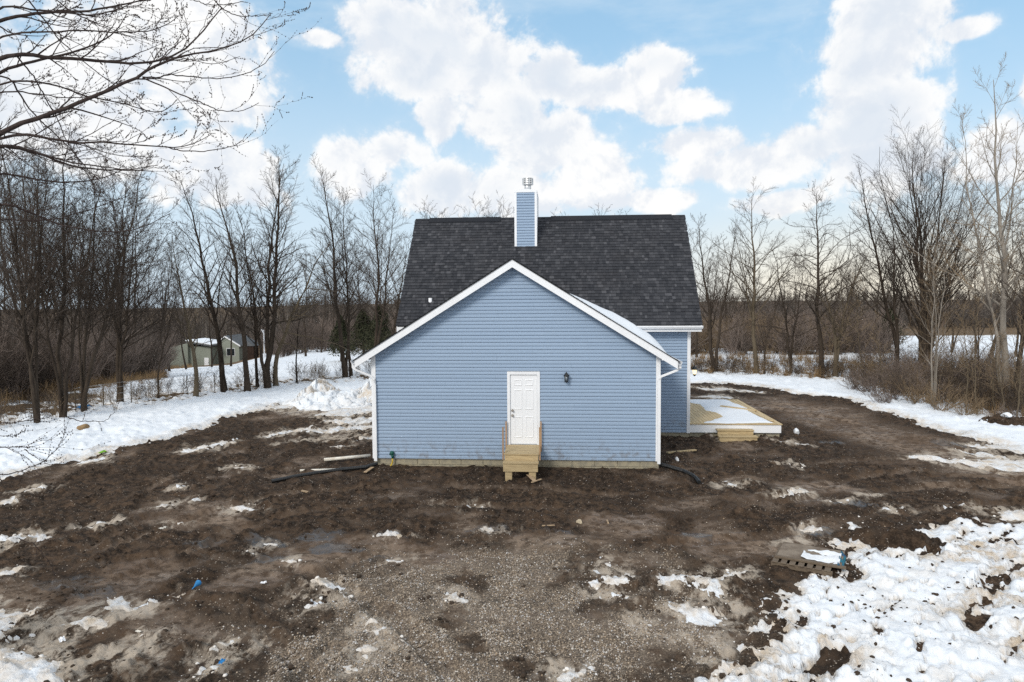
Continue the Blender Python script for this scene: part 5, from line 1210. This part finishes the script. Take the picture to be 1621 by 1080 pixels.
# bushes one can tell apart
def bush(seed, px, py, h, mat, label, spread=.8, n=30, name='bush', twig=1.3):
    v, f, ms, _ = proto_shrub(seed, mat, h, n, spread, twig, .011); x, y = gp(px, py); zb = float(base_h(np.array([x]), np.array([y]))[0])
    o = link(name, mesh_np(name, v, f, False), ms[0], None, (x, y, zb)); return tag(o, label, 'bush', 'bare bushes at the edge of the right lane')
for a_ in [(700, 1352, 618, 1.3, 'twig_red', 'reddish bare bush at the left end of the row on the right lane', 1.0), (701, 1385, 630, 1.8, 'twig_red', 'dense maroon brown bush second in the row by the right lane', .9),
           (702, 1415, 636, 1.9, 'twig', 'darkest dense bush in the row by the right lane', .9), (703, 1450, 643, 1.7, 'twig_tan', 'tan brown bush below the pale sapling clump', 1.1),
           (704, 1490, 652, 1.6, 'twig_tan', 'low tan bush sprawling toward the lane snow', 1.3), (705, 1530, 660, 1.2, 'twig_tan', 'small sprawling bush left of the brush mound', 1.4), (706, 1430, 622, 1.8, 'twig_red', 'red brown bush behind the darkest one', .9),
           (708, 1368, 622, 1.7, 'twig', 'dark bare bush between the two reddish ones', .9), (709, 1400, 640, 1.0, 'twig_red', 'knee high red twig bush at the front of the row', 1.2), (710, 1470, 640, 2.0, 'twig_red', 'upright brown bush behind the sprawling tan one', .8)]:
    bush(*a_[:6], spread=a_[6])
# brush mound of soil, leaves and roots
bx, by = gp(1590, 672); zb = gz(bx, by)
bm_ = empty('brush_mound', (bx, by, zb), 'mound of soil, roots and rusty leaves at the right edge of the lane', 'brush pile')
XX, YY = np.meshgrid(np.linspace(-1.1, 1.1, 60), np.linspace(-.8, .8, 40), indexing='ij'); zz = .38 * np.clip(1 - np.hypot(XX / 1.1, YY / .8) ** 2, -.1, 1) * (1 + .5 * fbm(XX, YY, 2, 3, 5)) + .12 * fbm(XX, YY, 4, 3, 8) - .08
i, j = np.meshgrid(np.arange(59), np.arange(39), indexing='ij'); q = np.stack([i * 40 + j, (i + 1) * 40 + j, (i + 1) * 40 + j + 1, i * 40 + j + 1], -1).reshape(-1, 4)
link('soil', mesh_np('soil', np.stack([XX.ravel(), YY.ravel(), zz.ravel()], -1), q), M['mud'], bm_)
v, f, ms, _ = proto_shrub(720, 'twig_red', .9, 30, 1.6, 1.3, .01); link('roots', mesh_np('roots', v * [1.0, .7, 1.0], f, False), ms[0], bm_)
lump('snow_chunk', 0, 0, .22, M['snow'], 'white snow chunk resting on top of the brush mound', 'snow chunk', 9, .6, pos=(bx - .15, by - .3, zb + .36))

# cedars: dark evergreen scrub beyond the snow banks
def cedar(seed, px, py, Y, h, wd, label):
    g = np.random.RandomState(seed); p = at(px, py, Y); x = p[0]; zb = float(base_h(np.array([x]), np.array([float(Y)]))[0])
    root = empty('cedar_tree', (x, Y, zb), label, 'tree', 'dark cedars behind the snow banks')
    v, f = tubes([(0, np.array([[0, 0, -.2], [.05, 0, h * .5], [0, 0, h * .95]]), np.array([.13, .08, .02]))]); link('trunk', mesh_np('trunk', v, f), M['bark'], root)
    n = 5200; t = g.rand(n) ** .8; a = g.uniform(0, 6.28, n); lob = 1 + .25 * np.sin(a * 3 + t * 9) + .2 * np.sin(a * 7 - t * 15)
    rr = wd * (1 - t) ** .7 * lob * g.rand(n) ** .4; c_ = np.stack([rr * np.cos(a), rr * np.sin(a), .15 * h + t * h * .85], -1)
    s_ = .07 + .07 * g.rand(n); d1 = g.normal(0, 1, (n, 3)); d1 /= np.linalg.norm(d1, axis=1, keepdims=True); d2 = g.normal(0, 1, (n, 3)); d2 /= np.linalg.norm(d2, axis=1, keepdims=True)
    V = np.stack([c_ - d1 * s_[:, None], c_ + d2 * s_[:, None] * .4, c_ + d1 * s_[:, None], c_ - d2 * s_[:, None] * .4], 1).reshape(-1, 3)
    link('crown', mesh_np('crown', V, np.arange(4 * n).reshape(-1, 4), False), M['cedar'], root)
cedar(1, 575, 560, 58, 4.6, 1.6, 'dark olive cedar left of the house corner behind the snow banks')
cedar(2, 602, 560, 56, 4.9, 1.5, 'dark cedar half hidden by the left rake of the roof')
cedar(3, 540, 560, 60, 4.2, 1.2, 'smaller dark cedar behind the tall tree trunk')
cedar(4, 1408, 560, 70, 4.2, 1.4, 'rusty olive cedar by the far right field')

# ------------------------------------------------------------------ neighbours' buildings
def nb_house():
    Yh = 130.0
    pL = at(250, 575, Yh); pR = at(336, 572, Yh); zb = float(base_h(np.array([pL[0]]), np.array([Yh]))[0])
    zb = min(zb, float(pL[2]))
    root = empty('neighbour_house', ((pL[0] + pR[0]) / 2, Yh, zb), 'long low sage green building with a snow edged roof beyond the left field', 'house')
    o0 = (0, 0, 0)
    x0_, x1_ = pL[0], pR[0] - .6; zt = float(at(300, 549, Yh)[2]); xm = float(at(297, 550, Yh)[0]); zr = float(at(292, 542.5, Yh)[2])
    MB().prism([(x0_, zb - .5), (xm, zb - .5), (xm, zr - .1), (x0_, float(at(262, 556, Yh)[2]))], 'y', Yh, Yh + 7).build('gable_wall', M['sage'], root)
    MB().box(xm + .01, x1_, Yh + .6, Yh + 7, zb - .5, zt).build('side_wall', M['sage'], root)
    MB().prism([(xm - .2, zr + .0), (x1_ + .5, zt + .02), (x1_ + .5, zt + .35), (xm - .2, zr + .35)], 'y', Yh - .2, Yh + 7.3).build('roof', M['grey_roof'], root)
    me_ = MB().prism([(xm - .25, zr + .36), (x1_ + .55, zt + .36), (x1_ + .55, zt + .55), (xm - .25, zr + .55)], 'y', Yh - .3, Yh + 7.3).mesh('roof_snow'); add_attr(me_, 'dirty', np.zeros(len(me_.vertices)))
    o = link('roof_snow', me_, M['snow'], root); o.location = -root.location
    MB().box(x0_ - .25, x0_ - .05, Yh - .1, Yh + .1, zb - .2, zb + 2.0).build('downspout', M['white'], root)
    MB().box(x1_ - 1.3, x1_ - .4, Yh + .5, Yh + .62, zb + .0, zb + 2.1).build('door', M['white'], root)
    root2 = empty('neighbour_house', (float(at(357, 570, Yh)[0]), Yh + 3, zb), 'pale sage gabled house with white rakes and a dark double window', 'house')
    ga, gb = float(at(341, 570, Yh + 3)[0]), float(at(379, 570, Yh + 3)[0]); gm = (ga + gb) / 2 - .3; ze = float(at(378, 548, Yh + 3)[2]); za = float(at(354, 534, Yh + 3)[2])
    MB().prism([(ga, zb - .5), (gb, zb - .5), (gb, ze), (gm, za), (ga, ze)], 'y', Yh + 3, Yh + 11).build('wall', M['sage'], root2)
    for s_, xx in ((-1, ga - .35), (1, gb + .35)):
        zz_ = ze - .12
        MB().prism([(gm, za + .02), (xx, zz_), (xx, zz_ + .25), (gm, za + .27)], 'y', Yh + 2.7, Yh + 2.95).build('rake_board', M['white'], root2)
        MB().prism([(gm, za + .10), (xx, zz_ + .08), (xx, zz_ + .30), (gm, za + .34)], 'y', Yh + 2.96, Yh + 11).build('roof', M['grey_roof'], root2)
    wa, wb, wz0, wz1 = float(at(359.5, 560, Yh + 3)[0]), float(at(371.5, 560, Yh + 3)[0]), float(at(365, 563, Yh + 3)[2]), float(at(365, 552, Yh + 3)[2])
    fr = MB().box(wa - .08, wb + .08, Yh + 2.95, Yh + 3.0, wz0 - .08, wz1 + .08).build('window', M['white'], root2)
    for a_, b_ in ((wa, (wa + wb) / 2 - .06), ((wa + wb) / 2 + .06, wb)):
        me_ = MB().box(a_, b_, Yh + 2.92, Yh + 2.949, wz0, wz1).mesh('pane', off=tuple(root2.location)); link('pane', me_, M['dark_glass'], fr)
nb_house()
ysh = 120.0; p0, p1 = at(384, 568, ysh), at(402, 568, ysh); zs_ = float(base_h(np.array([p0[0]]), np.array([ysh]))[0]); zs_ = min(zs_, float(p0[2]))
sh = empty('shed', (float(p0[0] + p1[0]) / 2, ysh, zs_), 'small rusty brown shed between the gabled house and the lamp post', 'shed')
MB().box(p0[0], p1[0], ysh, ysh + 2, zs_ - .3, float(at(393, 548, ysh)[2])).build('wall', M['rust'], sh)
MB().prism([(p0[0] - .15, float(at(393, 548, ysh)[2])), (p1[0] + .15, float(at(393, 548, ysh)[2])), ((p0[0] + p1[0]) / 2, float(at(393, 540, ysh)[2]))], 'y', ysh - .15, ysh + 2.2).build('roof', M['grey_roof'], sh)
yl = 105.0; pb, pt = at(418.5, 562, yl), at(418, 524, yl); zl = float(pb[2])
lp_ = empty('lamp_post', (pb[0], yl, zl), 'thin white lamp post on a snowy base beyond the left field', 'lamp post')
MB().tube([(pb[0], yl, zl - .6), (pb[0], yl, float(pt[2]) - .3)], .09, 8).build('pole', M['white'], lp_)
MB().tube([(pb[0], yl, float(pt[2]) - .35), (pb[0] - .1, yl, float(pt[2])), (pb[0] - .3, yl, float(pt[2]) + .05), (pb[0] - .3, yl, float(pt[2]) - .05)], [.08, .2, .22, .1], 8).build('lamp_head', M['white'], lp_)
MB().tube([(pb[0], yl, zl - .8), (pb[0], yl, zl + .1), (pb[0], yl, zl + .2)], [.35, .42, .4], 10).build('base', M['white'], lp_)

# wire fence beside the left lane
fe = empty('wire_fence', (0, 0, 0), 'old wire fence on thin posts between the left lane and the field', 'fence')
pts_f = []
for px_ in range(120, 341, 44):
    yb = np.interp(px_, [120, 200, 340], [655, 641, 621]); x, y = gp(px_, yb); zb = float(base_h(np.array([x]), np.array([y]))[0]); pts_f.append((x, y, zb))
    MB().tube([(x, y, zb - .2), (x + .02, y, zb + 1.05)], .022, 6).build('post', M['bark_tan'], fe)
wi = []
for hgt_ in (.3, .6, .9, 1.1): wi.append([np.array([x, y, z_ + hgt_]) for x, y, z_ in pts_f])
for l_ in wi: MB().tube(l_, .006, 4).build('wire', M['metal'], fe)

# ------------------------------------------------------------------ gravel and clods
def stone_proto(seed, mat):
    import bmesh
    bm = bmesh.new(); bmesh.ops.create_icosphere(bm, subdivisions=1, radius=1.0); g2 = np.random.RandomState(seed)
    V = np.array([v.co[:] for v in bm.verts]) * (1 + g2.normal(0, .16, (len(bm.verts), 1))) * [1, .8, .6]; F_ = np.array([[v.index for v in f.verts] for f in bm.faces]); bm.free()
    return (V, F_, [mat], None)
g = np.random.RandomState(21)
N = 420000; X_ = g.uniform(-7, 8, N); Yd = 7.2 + 15 * g.rand(N) ** 1.5
zz, th, fl, gr_, _, _ = fields(X_, Yd)
clump = fbm(X_, Yd, 1.7, 3, 401); pr = gr_ ** 1.4 * (.25 + 1.0 * sstep(clump, -.15, .35)) + .005 + .03 * sstep(fbm(X_, Yd, .8, 3, 405), .25, .45)
ok = (g.rand(N) < pr) & (th < .002)
X_, Yd, zz = X_[ok], Yd[ok], zz[ok]; n = len(X_)
tl = g.uniform(-.5, .5, (n, 2))
scatter('gravel', [stone_proto(i, M['pebble']) for i in range(5)], np.stack([X_, Yd, zz + .004], -1), g.uniform(0, 6.28, n), .0070 + .013 * g.rand(n) ** 2.8, 'pale gravel stones pressed into the mud in the foreground', tilt=tl)
N = 60000; X_ = g.uniform(-16, 16, N); Yd = 7.2 + 26 * g.rand(N) ** 1.6
zz, th, fl, gr_, _, _ = fields(X_, Yd); cl = sstep(fbm(X_, Yd, .9, 3, 411), 0.0, .35)
ok = (g.rand(N) < (1 - fl) * (1 - .8 * gr_) * (.05 + .75 * cl)) & (th < .01) & (zz > -1); X_, Yd, zz = X_[ok], Yd[ok], zz[ok]; n = len(X_)
M['clod'] = simple('soil_clod', (0.030, 0.020, 0.014), 0.95, 0, 14.0, 0.01, (0.075, 0.054, 0.038))
scatter('soil_clods', [stone_proto(20 + i, M['clod']) for i in range(4)], np.stack([X_, Yd, zz], -1), g.uniform(0, 6.28, n), .012 + .05 * g.rand(n) ** 3, 'loose clods of dark soil over the churned mud', tilt=g.uniform(-.5, .5, (n, 2)))
N = 40000; X_ = g.uniform(2, 22, N); Yd = 7.2 + 16 * g.rand(N) ** 1.2
zz, th, *_ = fields(X_, Yd); bs = sdist(X_, Yd, BIGSNOW); ok = (bs > -.2) & (th > 0) & (g.rand(N) < .55 * sstep(fbm(X_ + .4 * Yd, Yd * 1.5 - X_, .7, 4, 421, .6), .02, .35) + .015); X_, Yd, zz, th = X_[ok], Yd[ok], zz[ok], th[ok]; n = len(X_)
scatter('dirt_crumbs', [stone_proto(60 + i, M['clod']) for i in range(4)], np.stack([X_, Yd, zz + th], -1), g.uniform(0, 6.28, n), .006 + .045 * g.rand(n) ** 4, 'crumbs of soil thrown over the churned snow', tilt=g.uniform(-.5, .5, (n, 2)))
# snow crumbs along the snow edges
N = 60000; X_ = g.uniform(-22, 24, N); Yd = 7.2 + 36 * g.rand(N) ** 1.4
zz, th, fl, gr_, _, _ = fields(X_, Yd); ok = (th > -.035) & (th < .03) & (g.rand(N) < .20); X_, Yd, zz, th = X_[ok], Yd[ok], zz[ok], th[ok]; n = len(X_)
M['crumb'] = simple('snow_crumb', (0.82, 0.82, 0.82), 0.8, 0, 9.0, 0, (0.68, 0.62, 0.54))
scatter('snow_crumbs', [stone_proto(40 + i, M['crumb']) for i in range(4)], np.stack([X_, Yd, zz + np.maximum(th, 0)], -1), g.uniform(0, 6.28, n), .010 + .038 * g.rand(n) ** 3, 'crumbs of icy snow along the ragged snow edges', tilt=g.uniform(-.5, .5, (n, 2)))

# ------------------------------------------------------------------ the near tree whose boughs hang into the top left
def C(l_): return [(x / 3.684, y / 3.684) for x, y in l_]
BO = [(C([(0, 303), (160, 320), (270, 335), (450, 342), (600, 355), (720, 368), (870, 375), (960, 345), (1080, 300), (1180, 190), (1290, 50)]), 4.6, 1.4, 7.0, 8.2),
      (C([(0, 775), (130, 715), (270, 680), (400, 620), (540, 570), (700, 495), (830, 440), (900, 385), (1000, 340), (1080, 320), (1200, 300), (1400, 270), (1500, 200), (1580, 80)]), 5.4, .9, 6.8, 7.6),
      (C([(0, 420), (100, 380), (260, 345), (380, 315), (480, 290), (600, 240), (680, 180), (740, 80)]), 3.6, 1.0, 7.4, 8.4),
      (C([(0, 105), (120, 95), (250, 72), (400, 65), (520, 65), (640, 40), (760, 20), (870, 0), (960, -40)]), 4.0, 1.2, 7.0, 7.6),
      (C([(0, 780), (200, 785), (350, 820), (450, 835), (600, 830), (720, 845), (960, 855), (1100, 865), (1230, 785)]), 3.4, .8, 6.6, 7.0),
      (C([(960, 855), (1050, 880), (1200, 885), (1380, 850), (1440, 780)]), 1.6, .7, 6.95, 7.2),
      (C([(0, 835), (130, 865), (260, 905), (380, 965), (560, 990), (720, 995), (900, 1000)]), 4.0, .9, 7.8, 8.6),
      (C([(0, 185), (250, 190), (400, 180), (600, 185), (750, 185), (870, 190), (960, 150), (1040, 90)]), 2.2, .8, 6.6, 7.2),
      (C([(0, 10), (150, 50), (300, 70), (500, 90), (600, 85), (750, 25), (900, -30)]), 2.4, 1.0, 6.3, 6.9),
      (C([(830, 455), (930, 495), (1100, 570), (1200, 610), (1280, 650), (1420, 650), (1510, 600)]), 2.0, .7, 7.2, 7.6),
      (C([(830, 450), (930, 455), (1000, 430), (1120, 450), (1280, 460), (1420, 440), (1540, 380), (1600, 300)]), 1.9, .7, 7.2, 7.9),
      (C([(0, 465), (200, 470), (360, 505), (450, 550), (640, 590), (760, 610), (870, 655), (960, 660), (1030, 580)]), 2.2, .7, 6.9, 7.7),
      (C([(0, 525), (200, 545), (350, 570), (500, 570), (620, 530)]), 2.0, .7, 8.2, 8.8),
      (C([(20, 400), (90, 500), (140, 600), (230, 700), (330, 790), (420, 880), (520, 1000), (600, 1070)]), 2.0, .9, 7.6, 8.4),
      (C([(90, 320), (200, 450), (260, 560), (330, 680), (390, 830), (480, 960)]), 2.0, .8, 7.1, 7.9),
      (C([(150, -20), (260, 110), (330, 220), (450, 330), (560, 420), (650, 480), (760, 580), (860, 650)]), 1.8, .7, 6.4, 7.4),
      (C([(300, -20), (400, 60), (500, 110), (580, 150), (700, 200), (860, 230)]), 1.6, .7, 7.4, 7.9),
      (C([(1100, -5), (1200, 25), (1300, 30), (1420, 10)]), 1.3, .8, 8.4, 8.6), (C([(1230, -20), (1300, 55), (1390, 95), (1500, 95), (1590, 78)]), 1.6, .7, 8.3, 8.5),
      (C([(900, 400), (960, 330), (1040, 250), (1060, 190), (1110, 130)]), 1.3, .6, 7.5, 8.0), (C([(870, 375), (960, 330), (1080, 340), (1250, 380), (1400, 330)]), 1.4, .6, 7.8, 8.4),
      ([(0, 229), (40, 238), (90, 252), (140, 262), (200, 270), (250, 262)], 3.0, .8, 8.4, 9.2),
      ([(0, 316), (51, 338), (102, 359), (168, 368), (219, 364), (270, 338)], 2.8, .8, 7.8, 8.8), ([(0, 272), (51, 283), (102, 290), (160, 284), (215, 262)], 2.6, .8, 8.6, 9.4),
      ([(0, 205), (60, 218), (120, 226), (180, 246), (230, 248)], 2.0, .7, 8.8, 9.4), ([(-5, 345), (60, 352), (120, 340), (180, 318), (230, 300)], 1.8, .7, 8.9, 9.6),
      ([(0, 709), (30, 708), (55, 707)], 1.6, .8, 5.6, 5.8), ([(38, 711), (60, 727), (79, 737)], 1.1, .6, 5.7, 5.8), ([(0, 754), (43, 743), (77, 727), (98, 700), (106, 676)], 1.4, .5, 5.6, 6.0),
      ([(0, 672), (30, 668), (55, 664), (80, 662)], 1.4, .7, 5.8, 6.1), ([(105, 660), (132, 668), (166, 667), (183, 652)], 1.2, .5, 6.0, 6.3), ([(0, 690), (25, 690), (40, 680)], 1.0, .5, 5.8, 6.0),
      ([(26, 852), (55, 862), (77, 888), (89, 914)], 1.2, .6, 5.4, 5.6)]
tr = empty('near_tree', (-8.6, 7.6, 0), 'near bare tree whose budded boughs reach in from the left across the sky', 'tree')
tr_loc = np.array([-8.6, 7.6, 0.0]); g = np.random.RandomState(42)
big_, small_, buds = [], [], []
def smooth_poly(P_, n):
    P_ = np.array(P_); t = np.linspace(0, 1, len(P_)); tt = np.linspace(0, 1, n); out = np.stack([np.interp(tt, t, P_[:, i]) for i in range(3)], -1)
    for _ in range(2): out[1:-1] = (out[:-2] + 2 * out[1:-1] + out[2:]) / 4
    return out
def fork_twigs(pts, rr, n, t0, Lm, lev):
    seg = len(pts) - 1
    for i in range(n):
        t = t0 + (1 - t0) * (i + g.rand()) / n; f = t * seg; a = min(int(f), seg - 1); p = pts[a] + (pts[a + 1] - pts[a]) * (f - a); d0 = pts[a + 1] - pts[a]; d0 /= np.linalg.norm(d0)
        d = rot_to(d0, g.normal(0, 1, 3), g.uniform(.35, .9)); L = Lm * g.uniform(.4, 1.2); r_ = max(.0016, rr[a] * .55); L_ = []
        grow(g, p, d, L, r_, 6, .035, .14, L_, 3); _, q_, r2 = L_[0]; small_.append((3, q_, r2))
        for m_ in range(6):
            if g.rand() < .75: buds.append((q_[min(6, m_ + 1)], .0045 + .003 * g.rand()))
        if lev > 0: fork_twigs(q_, r2, 3 if lev > 1 else 2, .2, L * .5, lev - 1)
for pl, w0_, w1_, ya, yb in BO:
    n_ = len(pl); P3 = [at(x, y, ya + (yb - ya) * i / (n_ - 1)) for i, (x, y) in enumerate(pl)]
    if pl[0][0] < 15:
        top_z = P3[0][2]; src = np.array([tr_loc[0] + .1, tr_loc[1], max(1.2, top_z - 1.2 if pl[0][1] < 600 else 2.6)]); mid = (src + P3[0]) / 2 + np.array([.1, 0, .25]); P3 = [src, mid] + P3; k0 = 2
    else: k0 = 0
    q = smooth_poly(P3, 26); sc = np.mean([ya, yb]) / F_PX; L = np.linalg.norm(np.diff(q, axis=0), axis=1).sum()
    q[1:-1] += g.normal(0, .004, (24, 3))
    rr = np.linspace(w0_ * (1.35 if k0 else 1), w1_, 26) * sc * .62
    big_.append((0, q, rr)); fork_twigs(q, rr, int(3 + L * 2.0), .2 if k0 else .08, .60 if w0_ > 1.5 else .20, 2 if w0_ > 1.9 else (1 if w0_ > 1.45 else 0))
    for m_ in range(int(L * 7)):
        a = g.randint(8, 25); buds.append((q[a] + g.normal(0, .006, 3), .006))
trunk_ = [(0, np.array([[0, 0, -.3], [0.05, .05, 2.2], [-.05, .1, 4.5], [.1, .05, 7.0], [.2, 0, 10.0]]) + tr_loc, np.array([.30, .23, .19, .15, .08]))]
for lst, nm, mt in ((trunk_, 'trunk', 'bark'), (big_, 'bough', 'twig_near'), (small_, 'crown', 'twig_near')):
    v, f = tubes(lst); link(nm, mesh_np(nm, v - tr_loc, f), M[mt], tr)
bc = np.array([b[0] for b in buds]); br_ = np.array([b[1] for b in buds]); oc = np.array([[1, 0, 0], [-1, 0, 0], [0, 1, 0], [0, -1, 0], [0, 0, 1.5], [0, 0, -1.3]], float)
V = (bc[:, None, :] + oc[None] * br_[:, None, None]).reshape(-1, 3); of = np.array([[0, 2, 4], [2, 1, 4], [1, 3, 4], [3, 0, 4], [2, 0, 5], [1, 2, 5], [3, 1, 5], [0, 3, 5]]); F_ = (of[None] + 6 * np.arange(len(bc))[:, None, None]).reshape(-1, 3)
o = link('buds', mesh_np('buds', V - tr_loc, F_), M['twig_near'], tr); o['kind'] = 'stuff'
